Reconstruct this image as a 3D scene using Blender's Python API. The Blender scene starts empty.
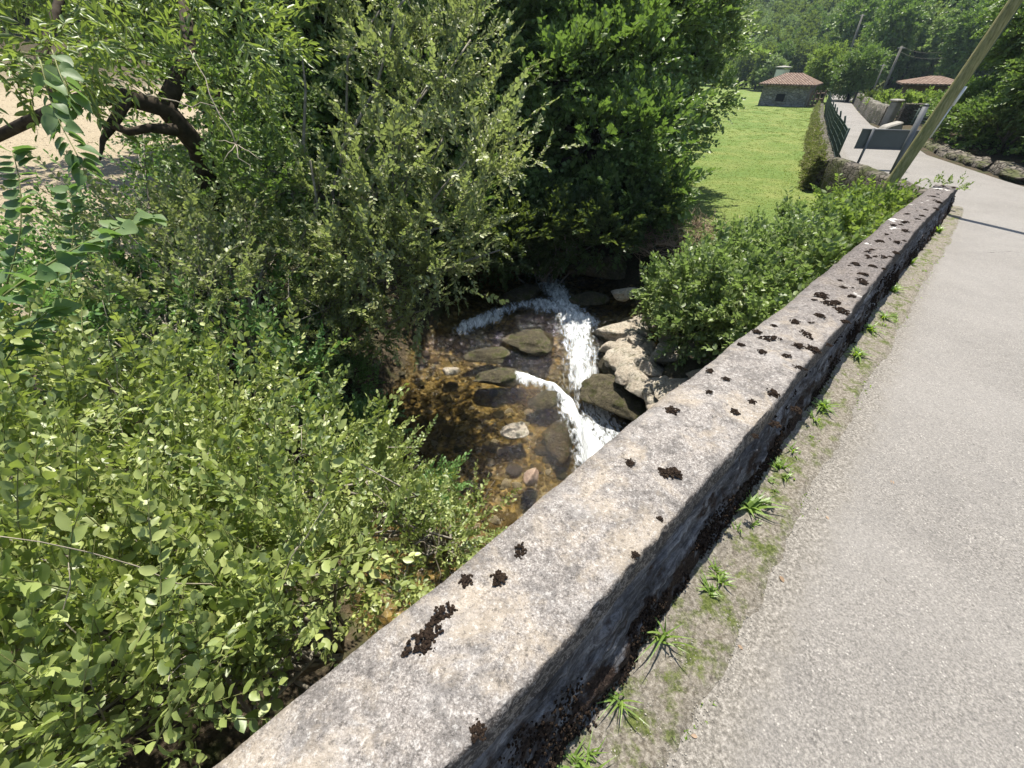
import bpy, math, random
import numpy as np
from mathutils import Vector
R = math.radians
rng = np.random.default_rng(7)
random.seed(7)
scene = bpy.context.scene
COL = scene.collection

# ------------------------------------------------------------------ camera, sky, sun, exposure
EYE = 1.65
FPX = 412.02
PITCH = R(38.607)
cam_data = bpy.data.cameras.new('camera')
cam = bpy.data.objects.new('camera', cam_data)
COL.objects.link(cam)
cam.location = (0, 0, EYE)
cam.rotation_euler = (R(90) - PITCH, 0, 0)
cam_data.sensor_width = 36
cam_data.lens = FPX / 1024 * 36
cam_data.clip_start = 0.05
cam_data.clip_end = 3000
scene.camera = cam

SUN_EL, SUN_AZ = R(66), R(12)          # azimuth measured from +Y towards +X
world = bpy.data.worlds.new('World')
scene.world = world
world.use_nodes = True
wn = world.node_tree
bg = wn.nodes['Background']
sky = wn.nodes.new('ShaderNodeTexSky')
sky.sky_type = 'NISHITA'
sky.sun_disc = False
sky.sun_elevation = SUN_EL
sky.sun_rotation = SUN_AZ
wn.links.new(sky.outputs[0], bg.inputs[0])
bg.inputs[1].default_value = 0.085
sl = bpy.data.lights.new('sun', 'SUN')
sl.energy = 5.0
sl.angle = R(0.5)
sl.color = (1.0, 0.945, 0.85)
so = bpy.data.objects.new('sun', sl)
COL.objects.link(so)
so.rotation_euler = (R(90) - SUN_EL, 0, math.pi - SUN_AZ)
so.location = (20, 50, 80)
scene.view_settings.view_transform = 'Standard'
scene.view_settings.look = 'None'
scene.view_settings.gamma = 1
scene.view_settings.use_curve_mapping = False
scene.view_settings.exposure = 1.12
scene.render.engine = 'CYCLES'
scene.cycles.max_bounces = 7
scene.cycles.diffuse_bounces = 2
scene.cycles.transmission_bounces = 3
scene.cycles.volume_bounces = 0
scene.cycles.transparent_max_bounces = 12
scene.cycles.caustics_reflective = False
scene.cycles.caustics_refractive = False
scene.cycles.use_denoising = True

# ------------------------------------------------------------------ helpers
def ray(px, py):
    x = (px - 512) / FPX; y = -(py - 384) / FPX
    return np.array([x, math.cos(PITCH) + y * math.sin(PITCH), -math.sin(PITCH) + y * math.cos(PITCH)])
def onz(px, py, z):
    d = ray(px, py); return d * ((z - EYE) / d[2]) + np.array([0, 0, EYE])
def at(px, py, t):
    return ray(px, py) * t + np.array([0, 0, EYE])
def aty(px, py, Y):
    d = ray(px, py); return d * (Y / d[1]) + np.array([0, 0, EYE])
def zroad(L):
    L = np.asarray(L, float)
    return np.where(L < 12, -.05 * L, -.6 - .03 * (L - 12))
def LN(x, y):
    return (x + y) / 2**.5, (y - x) / 2**.5
def XY(L, n):
    return (L - n) / 2**.5, (L + n) / 2**.5
def sstep(a, b, x):
    t = np.clip((np.asarray(x, float) - a) / (b - a), 0, 1); return t * t * (3 - 2 * t)

def _hash(ix, iy, iz, seed):
    h = (ix.astype(np.uint64) * np.uint64(374761393) + iy.astype(np.uint64) * np.uint64(668265263)
         + iz.astype(np.uint64) * np.uint64(2147483647) + np.uint64(seed * 974634777)) & np.uint64(0xffffffff)
    h = ((h ^ (h >> np.uint64(13))) * np.uint64(1274126177)) & np.uint64(0xffffffff)
    h = h ^ (h >> np.uint64(16))
    return (h & np.uint64(0xffff)).astype(float) / 65535.0
def vnoise(P, s, seed=0):
    Q = P * s + 1000.0
    I = np.floor(Q).astype(np.int64); F = Q - I; F = F * F * (3 - 2 * F)
    out = 0
    for dx in (0, 1):
        wx = F[:, 0] if dx else 1 - F[:, 0]
        for dy in (0, 1):
            wy = F[:, 1] if dy else 1 - F[:, 1]
            for dz in (0, 1):
                wz = F[:, 2] if dz else 1 - F[:, 2]
                out = out + wx * wy * wz * _hash(I[:, 0] + dx, I[:, 1] + dy, I[:, 2] + dz, seed)
    return out
def fbm(P, s, o=4, seed=0):
    a, v, tot = 1., 0., 0.
    for k in range(o):
        v = v + a * vnoise(P, s * 2**k, seed + k); tot += a; a *= .5
    return v / tot * 2 - 1

def tag(o, label=None, cat=None, group=None, kind=None):
    if label: o['label'] = label
    if cat: o['category'] = cat
    if group: o['group'] = group
    if kind: o['kind'] = kind
    return o
def thing(name, label, cat, loc=(0, 0, 0), group=None):
    o = bpy.data.objects.new(name, None); COL.objects.link(o)
    o.location = tuple(map(float, loc)); o.empty_display_size = .2
    return tag(o, label, cat, group)
def mesh_data(name, V, F, mats, mi=None, rnd=None, smooth=False, attrs=None):
    me = bpy.data.meshes.new(name)
    V = np.asarray(V, np.float32)
    if isinstance(F, np.ndarray):
        k = F.shape[1]; nF = len(F)
        me.vertices.add(len(V)); me.vertices.foreach_set('co', V.ravel())
        me.loops.add(nF * k); me.loops.foreach_set('vertex_index', F.astype(np.int32).ravel())
        me.polygons.add(nF); me.polygons.foreach_set('loop_start', np.arange(0, nF * k, k, dtype=np.int32))
        if mi is not None: me.polygons.foreach_set('material_index', np.asarray(mi, np.int32))
        me.polygons.foreach_set('use_smooth', np.full(nF, smooth))
    else:
        me.from_pydata(V.tolist(), [], F)
        if mi is not None: me.polygons.foreach_set('material_index', np.asarray(mi, np.int32))
        me.polygons.foreach_set('use_smooth', np.full(len(me.polygons), smooth))
    at_ = dict(attrs or {})
    if rnd is not None: at_['rnd'] = rnd
    for k_, v_ in at_.items():
        a = me.attributes.new(k_, 'FLOAT', 'POINT'); a.data.foreach_set('value', np.asarray(v_, np.float32))
    for m in (mats if isinstance(mats, (list, tuple)) else [mats]): me.materials.append(m)
    me.update(calc_edges=True); me.validate()
    return me
def link(name, me, parent=None, loc=None):
    o = bpy.data.objects.new(name, me); COL.objects.link(o)
    if parent is not None: o.parent = parent
    if loc is not None: o.location = tuple(map(float, loc))
    return o
def obj(name, V, F, mats, parent=None, **kw):
    """world-space vertices; a child is shifted into its parent's space"""
    V = np.asarray(V, float)
    if parent is not None:
        p = parent; off = np.zeros(3)
        while p is not None: off += np.array(p.location); p = p.parent
        V = V - off
    return link(name, mesh_data(name, V, F, mats, **kw), parent)

class MB:
    """collects primitives as one mesh"""
    def __init__(s): s.V = []; s.F = []; s.mi = []; s.n = 0
    def add(s, V, F, m=0):
        s.V.append(np.asarray(V, float)); s.F += [tuple(int(i) + s.n for i in f) for f in F]
        s.mi += [m] * len(F); s.n += len(V); return s
    def box(s, c, size, rz=0, m=0, tilt=None):
        x, y, z = [q / 2 for q in size]
        V = np.array([(a * x, b * y, d * z) for a in (-1, 1) for b in (-1, 1) for d in (-1, 1)])
        if tilt: 
            ca, sa = math.cos(tilt), math.sin(tilt)
            V = np.c_[V[:, 0], V[:, 1] * ca - V[:, 2] * sa, V[:, 1] * sa + V[:, 2] * ca]
        cz, sz = math.cos(rz), math.sin(rz)
        V = np.c_[V[:, 0] * cz - V[:, 1] * sz, V[:, 0] * sz + V[:, 1] * cz, V[:, 2]] + np.array(c)
        return s.add(V, [(0, 1, 3, 2), (4, 6, 7, 5), (0, 4, 5, 1), (2, 3, 7, 6), (0, 2, 6, 4), (1, 5, 7, 3)], m)
    def tube(s, pts, rad, k=6, m=0):
        V, F = tube(pts, rad, k); return s.add(V, F, m)
    def build(s, name, mats, parent=None, smooth=False):
        return obj(name, np.vstack(s.V), s.F, mats, parent, mi=s.mi, smooth=smooth)
def tube(pts, rad, k=6):
    pts = np.asarray(pts, float); n = len(pts)
    rad = np.broadcast_to(rad, (n,)); T = np.gradient(pts, axis=0)
    T /= np.linalg.norm(T, axis=1)[:, None] + 1e-9
    up = np.array([0.13, 0.31, 0.94]); 
    A = np.cross(T, up); bad = np.linalg.norm(A, axis=1) < .1
    A[bad] = np.cross(T[bad], [1, 0, 0]); A /= np.linalg.norm(A, axis=1)[:, None]
    B = np.cross(T, A); th = np.arange(k) * 2 * math.pi / k
    V = (pts[:, None] + rad[:, None, None] * (np.cos(th)[None, :, None] * A[:, None] + np.sin(th)[None, :, None] * B[:, None])).reshape(-1, 3)
    F = [(i * k + j, i * k + (j + 1) % k, (i + 1) * k + (j + 1) % k, (i + 1) * k + j) for i in range(n - 1) for j in range(k)]
    F += [tuple(range(k))[::-1], tuple((n - 1) * k + j for j in range(k))]
    return V, F
def bend(a, b, sag=.1, n=6, jit=0.0):
    a = np.asarray(a, float); b = np.asarray(b, float); t = np.linspace(0, 1, n)[:, None]
    p = a * (1 - t) + b * t
    Ln = np.linalg.norm(b - a)
    p[:, 2] += (sag * Ln * 4 * t * (1 - t))[:, 0]
    if jit: p[1:-1] += rng.normal(0, jit * Ln, (n - 2, 3))
    return p
def grid_faces(nu, nv):
    i = np.arange(nu - 1)[:, None] * nv + np.arange(nv - 1)[None, :]
    i = i.ravel(); return np.c_[i, i + nv, i + nv + 1, i + 1]

# ------------------------------------------------------------------ materials
class NT:
    def __init__(s, name):
        s.m = bpy.data.materials.new(name); s.m.use_nodes = True; s.t = s.m.node_tree
        s.p = s.t.nodes['Principled BSDF']; s.out = s.t.nodes['Material Output']
        s.tc = s.t.nodes.new('ShaderNodeTexCoord')
    def n(s, typ, **kw):
        nd = s.t.nodes.new(typ)
        for k, v in kw.items(): setattr(nd, k, v)
        return nd
    def l(s, a, b): s.t.links.new(a, b)
    def noise(s, scale, detail=6, rough=.6, vec=None, dist=0):
        nd = s.n('ShaderNodeTexNoise'); nd.inputs['Scale'].default_value = scale
        nd.inputs['Detail'].default_value = detail; nd.inputs['Roughness'].default_value = rough
        nd.inputs['Distortion'].default_value = dist
        s.l(vec or s.tc.outputs['Object'], nd.inputs['Vector']); return nd.outputs['Fac']
    def vor(s, scale, out='Distance', vec=None, feature='F1'):
        nd = s.n('ShaderNodeTexVoronoi', feature=feature); nd.inputs['Scale'].default_value = scale
        s.l(vec or s.tc.outputs['Object'], nd.inputs['Vector']); return nd.outputs[out]
    def mapping(s, scale=(1, 1, 1), rot=(0, 0, 0)):
        nd = s.n('ShaderNodeMapping'); nd.inputs['Scale'].default_value = scale; nd.inputs['Rotation'].default_value = rot
        s.l(s.tc.outputs['Object'], nd.inputs['Vector']); return nd.outputs[0]
    def ramp(s, fac, stops, interp='LINEAR'):
        nd = s.n('ShaderNodeValToRGB'); cr = nd.color_ramp; cr.interpolation = interp
        while len(cr.elements) < len(stops): cr.elements.new(.5)
        for e, (p, c) in zip(cr.elements, stops):
            e.position = p; e.color = (*c, 1) if len(c) == 3 else c
        s.l(fac, nd.inputs[0]); return nd.outputs[0]
    def mask(s, fac, a, b):
        if a > b: return s.ramp(fac, [(b, (1, 1, 1)), (a, (0, 0, 0))])
        return s.ramp(fac, [(a, (0, 0, 0)), (b, (1, 1, 1))])
    def mix(s, f, a, b, blend='MIX'):
        nd = s.n('ShaderNodeMix', data_type='RGBA', blend_type=blend)
        if isinstance(f, (int, float)): nd.inputs[0].default_value = f
        else: s.l(f, nd.inputs[0])
        for v, i in ((a, 6), (b, 7)):
            if isinstance(v, tuple): nd.inputs[i].default_value = (*v, 1)
            else: s.l(v, nd.inputs[i])
        return nd.outputs[2]
    def attr(s, name): nd = s.n('ShaderNodeAttribute', attribute_name=name); return nd.outputs['Fac']
    def math(s, op, a, b=None):
        nd = s.n('ShaderNodeMath', operation=op)
        for v, i in ((a, 0), (b, 1)):
            if v is None: continue
            if isinstance(v, (int, float)): nd.inputs[i].default_value = v
            else: s.l(v, nd.inputs[i])
        return nd.outputs[0]
    def bump(s, h, strength=.5, dist=.01, prev=None):
        nd = s.n('ShaderNodeBump'); nd.inputs['Strength'].default_value = strength; nd.inputs['Distance'].default_value = dist
        s.l(h, nd.inputs['Height'])
        if prev is not None: s.l(prev, nd.inputs['Normal'])
        s.l(nd.outputs[0], s.p.inputs['Normal']); return nd.outputs[0]
    def fin(s, col=None, rough=.8, spec=.3):
        if col is not None:
            if isinstance(col, tuple): s.p.inputs['Base Color'].default_value = (*col, 1)
            else: s.l(col, s.p.inputs['Base Color'])
        if isinstance(rough, (int, float)): s.p.inputs['Roughness'].default_value = rough
        else: s.l(rough, s.p.inputs['Roughness'])
        s.p.inputs['Specular IOR Level'].default_value = spec
        return s.m

def leaf_mat(name, cols, trans=.35, rough=.45, spec=.4, tcol=None):
    """per-leaf colour from the rnd attribute; thin leaves let some light through"""
    t = NT(name)
    r = t.attr('rnd')
    k = len(cols)
    c = t.ramp(r, [(i / (k - 1), q) for i, q in enumerate(cols)])
    nz = t.noise(1.3, 3)
    c = t.mix(t.mask(nz, .35, .7), c, t.mix(.45, c, (cols[-1][0] * 1.2, cols[-1][1] * 1.1, cols[-1][2] * .8)))
    geo = t.n('ShaderNodeNewGeometry')
    c2 = t.mix(geo.outputs['Backfacing'], c, t.mix(.35, c, (.16, .2, .1)))
    t.fin(c2, rough, spec)
    tr = t.n('ShaderNodeBsdfTranslucent')
    tc = t.mix(.6, c, tuple(min(.9, q * 1.4) for q in (tcol or (.24, .33, .04))))
    t.l(tc, tr.inputs[0])
    mx = t.n('ShaderNodeMixShader'); mx.inputs[0].default_value = trans
    t.l(t.p.outputs[0], mx.inputs[1]); t.l(tr.outputs[0], mx.inputs[2]); t.l(mx.outputs[0], t.out.inputs['Surface'])
    return t.m
def plain(name, col, rough=.7, spec=.3, var=.25, scale=6, metal=0):
    t = NT(name); nz = t.noise(scale, 5)
    c = t.mix(t.mask(nz, .3, .7), tuple(q * (1 - var) for q in col), tuple(min(1, q * (1 + var)) for q in col))
    t.fin(c, rough, spec); t.p.inputs['Metallic'].default_value = metal
    t.bump(t.noise(scale * 8, 4), .3, .004); return t.m

M = {}
def mk():
    # asphalt, worn and pale
    t = NT('asphalt'); v = t.vor(110, 'Color'); g = t.noise(120, 4, .8); big = t.noise(.7, 5); mid = t.noise(5, 5, .7)
    agg = t.ramp(g, [(.36, (.045, .04, .035)), (.5, (.155, .142, .125)), (.64, (.33, .305, .27))])
    c = t.mix(.3, agg, t.ramp(v, [(0, (.1, .096, .09)), (1, (.29, .275, .26))]))
    c = t.mix(t.mask(mid, .42, .7), c, t.mix(.35, c, (.11, .104, .097)))
    c = t.mix(t.mask(big, .35, .65), c, t.mix(.35, c, (.27, .255, .235)))
    stone = t.vor(80, 'Distance'); pick = t.noise(31, 2)
    m_ = t.math('MULTIPLY', t.mask(stone, .3, .2), t.mask(pick, .56, .6))
    c = t.mix(m_, c, (.34, .32, .29))
    dk = t.noise(48, 5, .8); c = t.mix(t.mask(dk, .57, .68), c, t.mix(.6, c, (.035, .033, .03)))
    c = t.mix(t.math('MULTIPLY', t.mask(t.math('ADD', t.attr('side'), t.math('MULTIPLY', t.math('SUBTRACT', t.noise(11, 6, .8), .5), 1.5)), .3, .8), .85), c, t.ramp(t.noise(75, 5, .8), [(.34, (.05, .045, .038)), (.5, (.16, .146, .125)), (.66, (.36, .335, .3))]))
    cr = t.vor(.55, 'Distance', feature='DISTANCE_TO_EDGE')
    wob = t.noise(14, 3); crk = t.math('ADD', cr, t.math('MULTIPLY', t.math('SUBTRACT', wob, .5), .02))
    c = t.mix(t.math('MULTIPLY', t.mask(crk, .003, .0005), t.mask(t.noise(.9, 2), .62, .7)), c, (.05, .046, .042))
    t.bump(t.mix(.5, g, v), .8, .007); M['asphalt'] = t.fin(c, .85, .3)
    # verge dirt
    t = NT('verge_dirt'); g = t.noise(75, 5, .8); mid = t.noise(9, 5, .75); v = t.vor(70, 'Color')
    c = t.ramp(g, [(.34, (.04, .034, .026)), (.5, (.17, .148, .115)), (.66, (.4, .365, .31))])
    c = t.mix(.35, c, t.ramp(v, [(0, (.07, .06, .045)), (1, (.32, .295, .255))]))
    c = t.mix(t.math('MULTIPLY', t.mask(mid, .5, .62), t.math('SUBTRACT', 1.0, t.attr('edge'))), c, t.mix(t.mask(g, .4, .6), (.045, .06, .015), (.13, .15, .045)))
    t.bump(g, .9, .012); M['verge'] = t.fin(c, .95, .15)
    # coping concrete with lichen
    t = NT('coping_concrete'); fine = t.noise(160, 4, .8); spk = t.noise(60, 5, .75); mid = t.noise(13, 7, .75); big = t.noise(2.2, 4)
    c = t.ramp(fine, [(.34, (.10, .09, .083)), (.5, (.235, .212, .192)), (.66, (.43, .4, .37))])
    c = t.mix(t.mask(mid, .47, .58), c, t.mix(.6, c, (.085, .078, .074))); c = t.mix(t.mask(t.noise(6, 6, .7), .5, .66), c, t.mix(.45, c, (.36, .34, .32)))
    c = t.mix(t.mask(t.noise(4.5, 6, .7, dist=.4), .5, .62), c, t.mix(.45, c, (.42, .35, .26)))
    c = t.mix(t.mask(spk, .56, .64), c, t.mix(.6, c, (.5, .48, .45)))
    c = t.mix(t.mask(spk, .44, .38), c, t.mix(.6, c, (.05, .045, .042)))
    age = t.attr('age')
    c = t.mix(age, c, t.mix(.88, c, t.ramp(spk, [(.35, (.04, .034, .032)), (.52, (.125, .108, .1)), (.7, (.24, .215, .2))])))
    lic = t.noise(3.4, 4, .5, dist=.7)
    c = t.mix(t.math('MULTIPLY', t.mask(lic, .64, .67), age), c, (.6, .58, .54))
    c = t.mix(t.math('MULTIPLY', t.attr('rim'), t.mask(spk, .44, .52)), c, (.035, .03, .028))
    n1 = t.bump(mid, .5, .03); n2 = t.bump(spk, .7, .008, n1); t.bump(fine, .5, .003, n2)
    M['coping'] = t.fin(c, .92, .2)
    # parapet road face: stained grey render, dark moss
    t = NT('stained_stone'); mp = t.mapping((1, 1, 1), (0, 0, R(45)))
    sv = t.n('ShaderNodeMapping'); sv.inputs['Rotation'].default_value = (0, R(-8), R(-45)); sv.inputs['Scale'].default_value = (1.6, 9, 9)
    rot = t.n('ShaderNodeVectorRotate', rotation_type='Z_AXIS'); rot.inputs['Angle'].default_value = R(-45)
    t.l(t.tc.outputs['Object'], rot.inputs['Vector'])
    sc = t.n('ShaderNodeMapping'); sc.inputs['Scale'].default_value = (3., 20, 13); t.l(rot.outputs[0], sc.inputs['Vector'])
    st = t.noise(1.4, 7, .7, vec=sc.outputs[0], dist=.8); spk = t.noise(85, 4, .75); mid = t.noise(9, 5, .65)
    c = t.ramp(st, [(.32, (.02, .018, .018)), (.46, (.085, .085, .09)), (.58, (.2, .2, .21)), (.7, (.42, .42, .42))])
    c = t.mix(t.mask(spk, .52, .62), c, t.mix(.5, c, (.04, .033, .03)))
    m_ = t.math('ADD', mid, t.math('MULTIPLY', t.attr('low'), .28))
    c = t.mix(t.mask(m_, .56, .68), c, t.ramp(spk, [(.35, (.012, .008, .006)), (.6, (.055, .036, .027)), (.72, (.13, .1, .075))]))
    n1 = t.bump(st, .8, .03); t.bump(spk, .9, .012, n1); M['face'] = t.fin(c, .95, .15)
    # moss
    t = NT('dry_moss'); c = t.ramp(t.noise(120, 3, .8), [(.35, (.006, .005, .004)), (.55, (.028, .019, .014)), (.68, (.06, .045, .03)), (.8, (.13, .115, .08))])
    t.bump(t.noise(300, 3), .8, .004); M['moss'] = t.fin(c, 1, .05)
    # terrain
    t = NT('terrain_ground'); w = {k: t.attr(k) for k in ('grass', 'tan', 'bed')}
    g = t.noise(30, 6, .7); big = t.noise(.6, 4); soil = t.ramp(g, [(.3, (.025, .02, .013)), (.6, (.085, .066, .042)), (.75, (.16, .13, .09))])
    soil = t.mix(t.mask(t.noise(3, 4), .5, .62), soil, t.mix(.7, soil, (.035, .05, .014)))
    gr = t.ramp(t.noise(16, 6, .8), [(.3, (.07, .12, .026)), (.5, (.115, .168, .038)), (.72, (.175, .225, .065))])
    gr = t.mix(t.mask(big, .4, .65), gr, t.mix(.5, gr, (.24, .24, .08))); gr = t.mix(t.mask(t.noise(.25, 5, .7), .5, .62), gr, t.mix(.5, gr, (.08, .14, .03)))
    tn = t.ramp(g, [(.3, (.2, .165, .11)), (.55, (.35, .29, .2)), (.75, (.45, .385, .28))])
    bedv = t.vor(10, 'Color'); bedd = t.vor(10, 'Distance')
    bd = t.ramp(t.noise(2.3, 5, .7), [(.32, (.09, .08, .045)), (.46, (.16, .12, .05)), (.6, (.36, .24, .07)), (.75, (.32, .28, .15))])
    bd = t.mix(t.mask(bedd, .35, .6), bd, (.02, .017, .01)); bd = t.mix(.5, bd, t.ramp(bedv, [(0, (.05, .04, .022)), (.5, (.26, .19, .08)), (1, (.55, .45, .28))]))
    c = t.mix(w['grass'], soil, gr); c = t.mix(w['tan'], c, tn); c = t.mix(w['bed'], c, bd)
    n1 = t.bump(g, .8, .04); t.bump(bedd, .7, .05, n1); M['terrain'] = t.fin(c, .95, .15)
    # water: tinted see-through sheet with a fresnel gloss
    t = NT('stream_water'); nz = t.noise(9, 5, .6, dist=1.2); n2 = t.noise(34, 3)
    b = t.n('ShaderNodeBump'); b.inputs['Strength'].default_value = .9; b.inputs['Distance'].default_value = .05; t.l(nz, b.inputs['Height'])
    b2 = t.n('ShaderNodeBump'); b2.inputs['Strength'].default_value = .6; b2.inputs['Distance'].default_value = .01; t.l(n2, b2.inputs['Height']); t.l(b.outputs[0], b2.inputs['Normal'])
    fr = t.n('ShaderNodeFresnel'); fr.inputs[0].default_value = 1.33; t.l(b2.outputs[0], fr.inputs['Normal'])
    gl = t.n('ShaderNodeBsdfGlossy'); gl.inputs['Roughness'].default_value = .07; t.l(b2.outputs[0], gl.inputs['Normal'])
    tp = t.n('ShaderNodeBsdfTransparent'); tp.inputs[0].default_value = (.84, .8, .66, 1)
    mx = t.n('ShaderNodeMixShader'); t.l(fr.outputs[0], mx.inputs[0]); t.l(tp.outputs[0], mx.inputs[1]); t.l(gl.outputs[0], mx.inputs[2])
    t.p.inputs['Base Color'].default_value = (.82, .85, .87, 1); t.p.inputs['Roughness'].default_value = .5
    fmap = t.mapping((15, 5.5, 6)); fn = t.noise(1, 8, .68, vec=fmap, dist=.8); sp = t.math('ADD', t.attr('foam'), t.math('MULTIPLY', t.math('SUBTRACT', fn, .5), 1.35))
    t.l(t.ramp(fn, [(.32, (.5, .55, .58)), (.6, (.86, .89, .9))]), t.p.inputs['Base Color']); t.bump(fn, .6, .04)
    m2 = t.n('ShaderNodeMixShader'); t.l(t.ramp(sp, [(.3, (0, 0, 0)), (.5, (.4, .4, .4)), (.85, (.97, .97, .97))]), m2.inputs[0]); t.l(mx.outputs[0], m2.inputs[1]); t.l(t.p.outputs[0], m2.inputs[2])
    t.l(m2.outputs[0], t.out.inputs['Surface']); M['water'] = t.m
    # rocks
    def rock(name, stops, mossy=.5, mc=(.07, .075, .02)):
        t = NT(name); a = t.noise(5, 8, .75); f_ = t.noise(38, 6, .8); c = t.ramp(a, stops)
        c = t.mix(t.mask(f_, .5, .62), c, t.mix(.65, c, tuple(q * .3 for q in stops[0][1]))); c = t.mix(t.math('MULTIPLY', t.mask(t.vor(2.6, 'Distance', feature='DISTANCE_TO_EDGE'), .02, .0), t.mask(t.noise(4, 3), .5, .6)), c, tuple(q * .3 for q in stops[0][1]))
        c = t.mix(t.math('MULTIPLY', t.mask(t.noise(6, 6, .7), .52, .6), mossy), c, mc)
        n1 = t.bump(a, 1, .1); t.bump(f_, 1, .03, n1); return t.fin(c, .85, .3)
    M['rock_pale'] = rock('pale_rock', [(.3, (.24, .2, .15)), (.44, (.5, .43, .34)), (.62, (.66, .6, .5))], .5)
    M['rock_wet'] = rock('wet_rock', [(.3, (.03, .026, .018)), (.5, (.1, .085, .05)), (.7, (.2, .17, .11))], .9, (.06, .065, .015))
    M['rock_orange'] = rock('algae_stone', [(.3, (.1, .075, .035)), (.5, (.21, .15, .06)), (.7, (.32, .235, .1))], .3, (.15, .13, .03))
    M['rock_brick'] = rock('terracotta_stone', [(.3, (.4, .27, .19)), (.5, (.55, .4, .3)), (.7, (.66, .5, .38))], .1)
    # dry-stone masonry
    def masonry(name, scale, lo, hi, gap, mossc, mf):
        t = NT(name); mp0 = t.mapping((1, 1, 1.7)); nn_ = t.n('ShaderNodeTexNoise'); nn_.inputs['Scale'].default_value = scale * .9; nn_.inputs['Detail'].default_value = 4
        ma = t.n('ShaderNodeVectorMath', operation='MULTIPLY_ADD'); t.l(nn_.outputs['Color'], ma.inputs[0]); ma.inputs[1].default_value = (.9 / scale,) * 3; t.l(mp0, ma.inputs[2]); mp = ma.outputs[0]; v = t.vor(scale, 'Color', mp); e = t.vor(scale, 'Distance', mp, 'DISTANCE_TO_EDGE')
        c = t.ramp(v, [(0, lo), (1, hi)]); f_ = t.noise(22, 5, .7); c = t.mix(t.mask(f_, .45, .7), c, t.mix(.5, c, lo))
        c = t.mix(t.math('MULTIPLY', t.mask(e, .05, .01), t.mask(t.noise(9, 4), .35, .6)), c, gap)
        c = t.mix(t.math('MULTIPLY', t.mask(t.noise(1.7, 5), .45, .6), mf), c, mossc)
        n1 = t.bump(t.mask(e, 0, .12), 1, .05); t.bump(f_, .6, .01, n1); return t.fin(c, .92, .2)
    M['masonry'] = masonry('rubble_masonry', 5, (.1, .09, .075), (.3, .27, .23), (.03, .026, .02), (.05, .06, .02), .6)
    M['house_wall'] = masonry('barn_masonry', 3.2, (.16, .15, .14), (.42, .4, .375), (.07, .063, .055), (.14, .13, .1), .3)
    M['mossy_wall'] = masonry('mossy_masonry', 6, (.07, .06, .05), (.2, .175, .145), (.02, .018, .014), (.06, .07, .02), .9)
    # roof tiles
    t = NT('clay_tiles'); wv = t.n('ShaderNodeTexWave', wave_type='BANDS', bands_direction='X'); wv.inputs['Scale'].default_value = 1.6; wv.inputs['Distortion'].default_value = 1.2
    t.l(t.tc.outputs['Object'], wv.inputs['Vector']); c = t.ramp(t.noise(3.5, 6, .75), [(.3, (.1, .07, .05)), (.5, (.22, .15, .11)), (.7, (.36, .28, .22))])
    c = t.mix(t.mask(wv.outputs['Fac'], .45, .1), c, t.mix(.75, c, (.09, .05, .035))); t.bump(wv.outputs['Fac'], 1, .08); M['tiles'] = t.fin(c, .9, .2)
    M['wood_pole'] = None
    t = NT('pole_wood'); mp = t.mapping((14, 14, 1.0)); g = t.noise(3, 6, .7, vec=mp)
    c = t.ramp(g, [(.3, (.11, .1, .045)), (.5, (.25, .235, .1)), (.7, (.38, .34, .19))])
    c = t.mix(t.mask(t.noise(1.5, 4), .45, .65), c, t.mix(.5, c, (.13, .16, .05))); t.bump(g, .5, .006); M['pole'] = t.fin(c, .85, .25)
    M['old_pole'] = plain('far_pole_wood', (.17, .16, .135))
    M['bark'] = plain('bark', (.05, .04, .03), .95, .1, .5, 14)
    M['bark_grey'] = plain('grey_bark', (.22, .2, .16), .95, .1, .4, 16)
    M['stem_green'] = plain('green_stem', (.16, .17, .06), .7, .3, .3, 20)
    M['twig'] = plain('dry_twig', (.36, .31, .24), .9, .15, .3, 20)
    M['bank'] = plain('brush_pile', (.2, .14, .09), .95, .1, .4, 10)
    M['galv'] = plain('galvanised_metal', (.13, .135, .14), .55, .4, .15, 5, .2)
    M['sign_back'] = plain('sign_back', (.08, .095, .095), .5, .4, .12, 3)
    M['fence'] = plain('green_fence_metal', (.05, .075, .06), .5, .4)
    M['pvc'] = plain('white_conduit', (.75, .75, .74), .4, .4, .05)
    M['conc'] = plain('pale_concrete', (.28, .265, .235), .9, .2, .25, 3)
    M['dark'] = plain('painted_dark_opening', (.012, .012, .012), .9)
    M['wood'] = plain('weathered_wood', (.14, .1, .07), .85, .2, .3, 5)
    M['white'] = plain('white_render', (.6, .58, .55), .85, .2, .08, 2)
    M['pebble'] = plain('pebble', (.27, .25, .215), .85, .25, .5, 60)
    # foliage palettes
    M['l_shrub'] = leaf_mat('leaf_shrub', [(0.033, 0.072, 0.023), (0.098, 0.156, 0.044), (0.202, 0.267, 0.078), (0.403, 0.448, 0.169)], .33, .46, .75, (.32, .42, .05))  # range widened: dark tones imitate inner shade, pale tones the leaf highlights
    M['l_privet'] = leaf_mat('leaf_broad', [(0.058, 0.143, 0.046), (0.111, 0.221, 0.065), (0.182, 0.299, 0.104)], .35, .4, .45, (.16, .32, .05))
    M['l_vine'] = leaf_mat('leaf_vine', [(0.052, 0.109, 0.040), (0.098, 0.172, 0.063), (0.172, 0.241, 0.115)], .35, .5, .3, (.16, .3, .04))
    M['l_willow'] = leaf_mat('leaf_willow', [(0.078, 0.117, 0.046), (0.182, 0.221, 0.098), (0.273, 0.312, 0.143), (0.351, 0.390, 0.156)], .4, .48, .7, (.2, .27, .05))
    M['l_ash'] = leaf_mat('leaf_ash', [(0.037, 0.081, 0.022), (0.106, 0.175, 0.044), (0.213, 0.281, 0.081)], .36, .45, .7, (.28, .38, .05))
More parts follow.
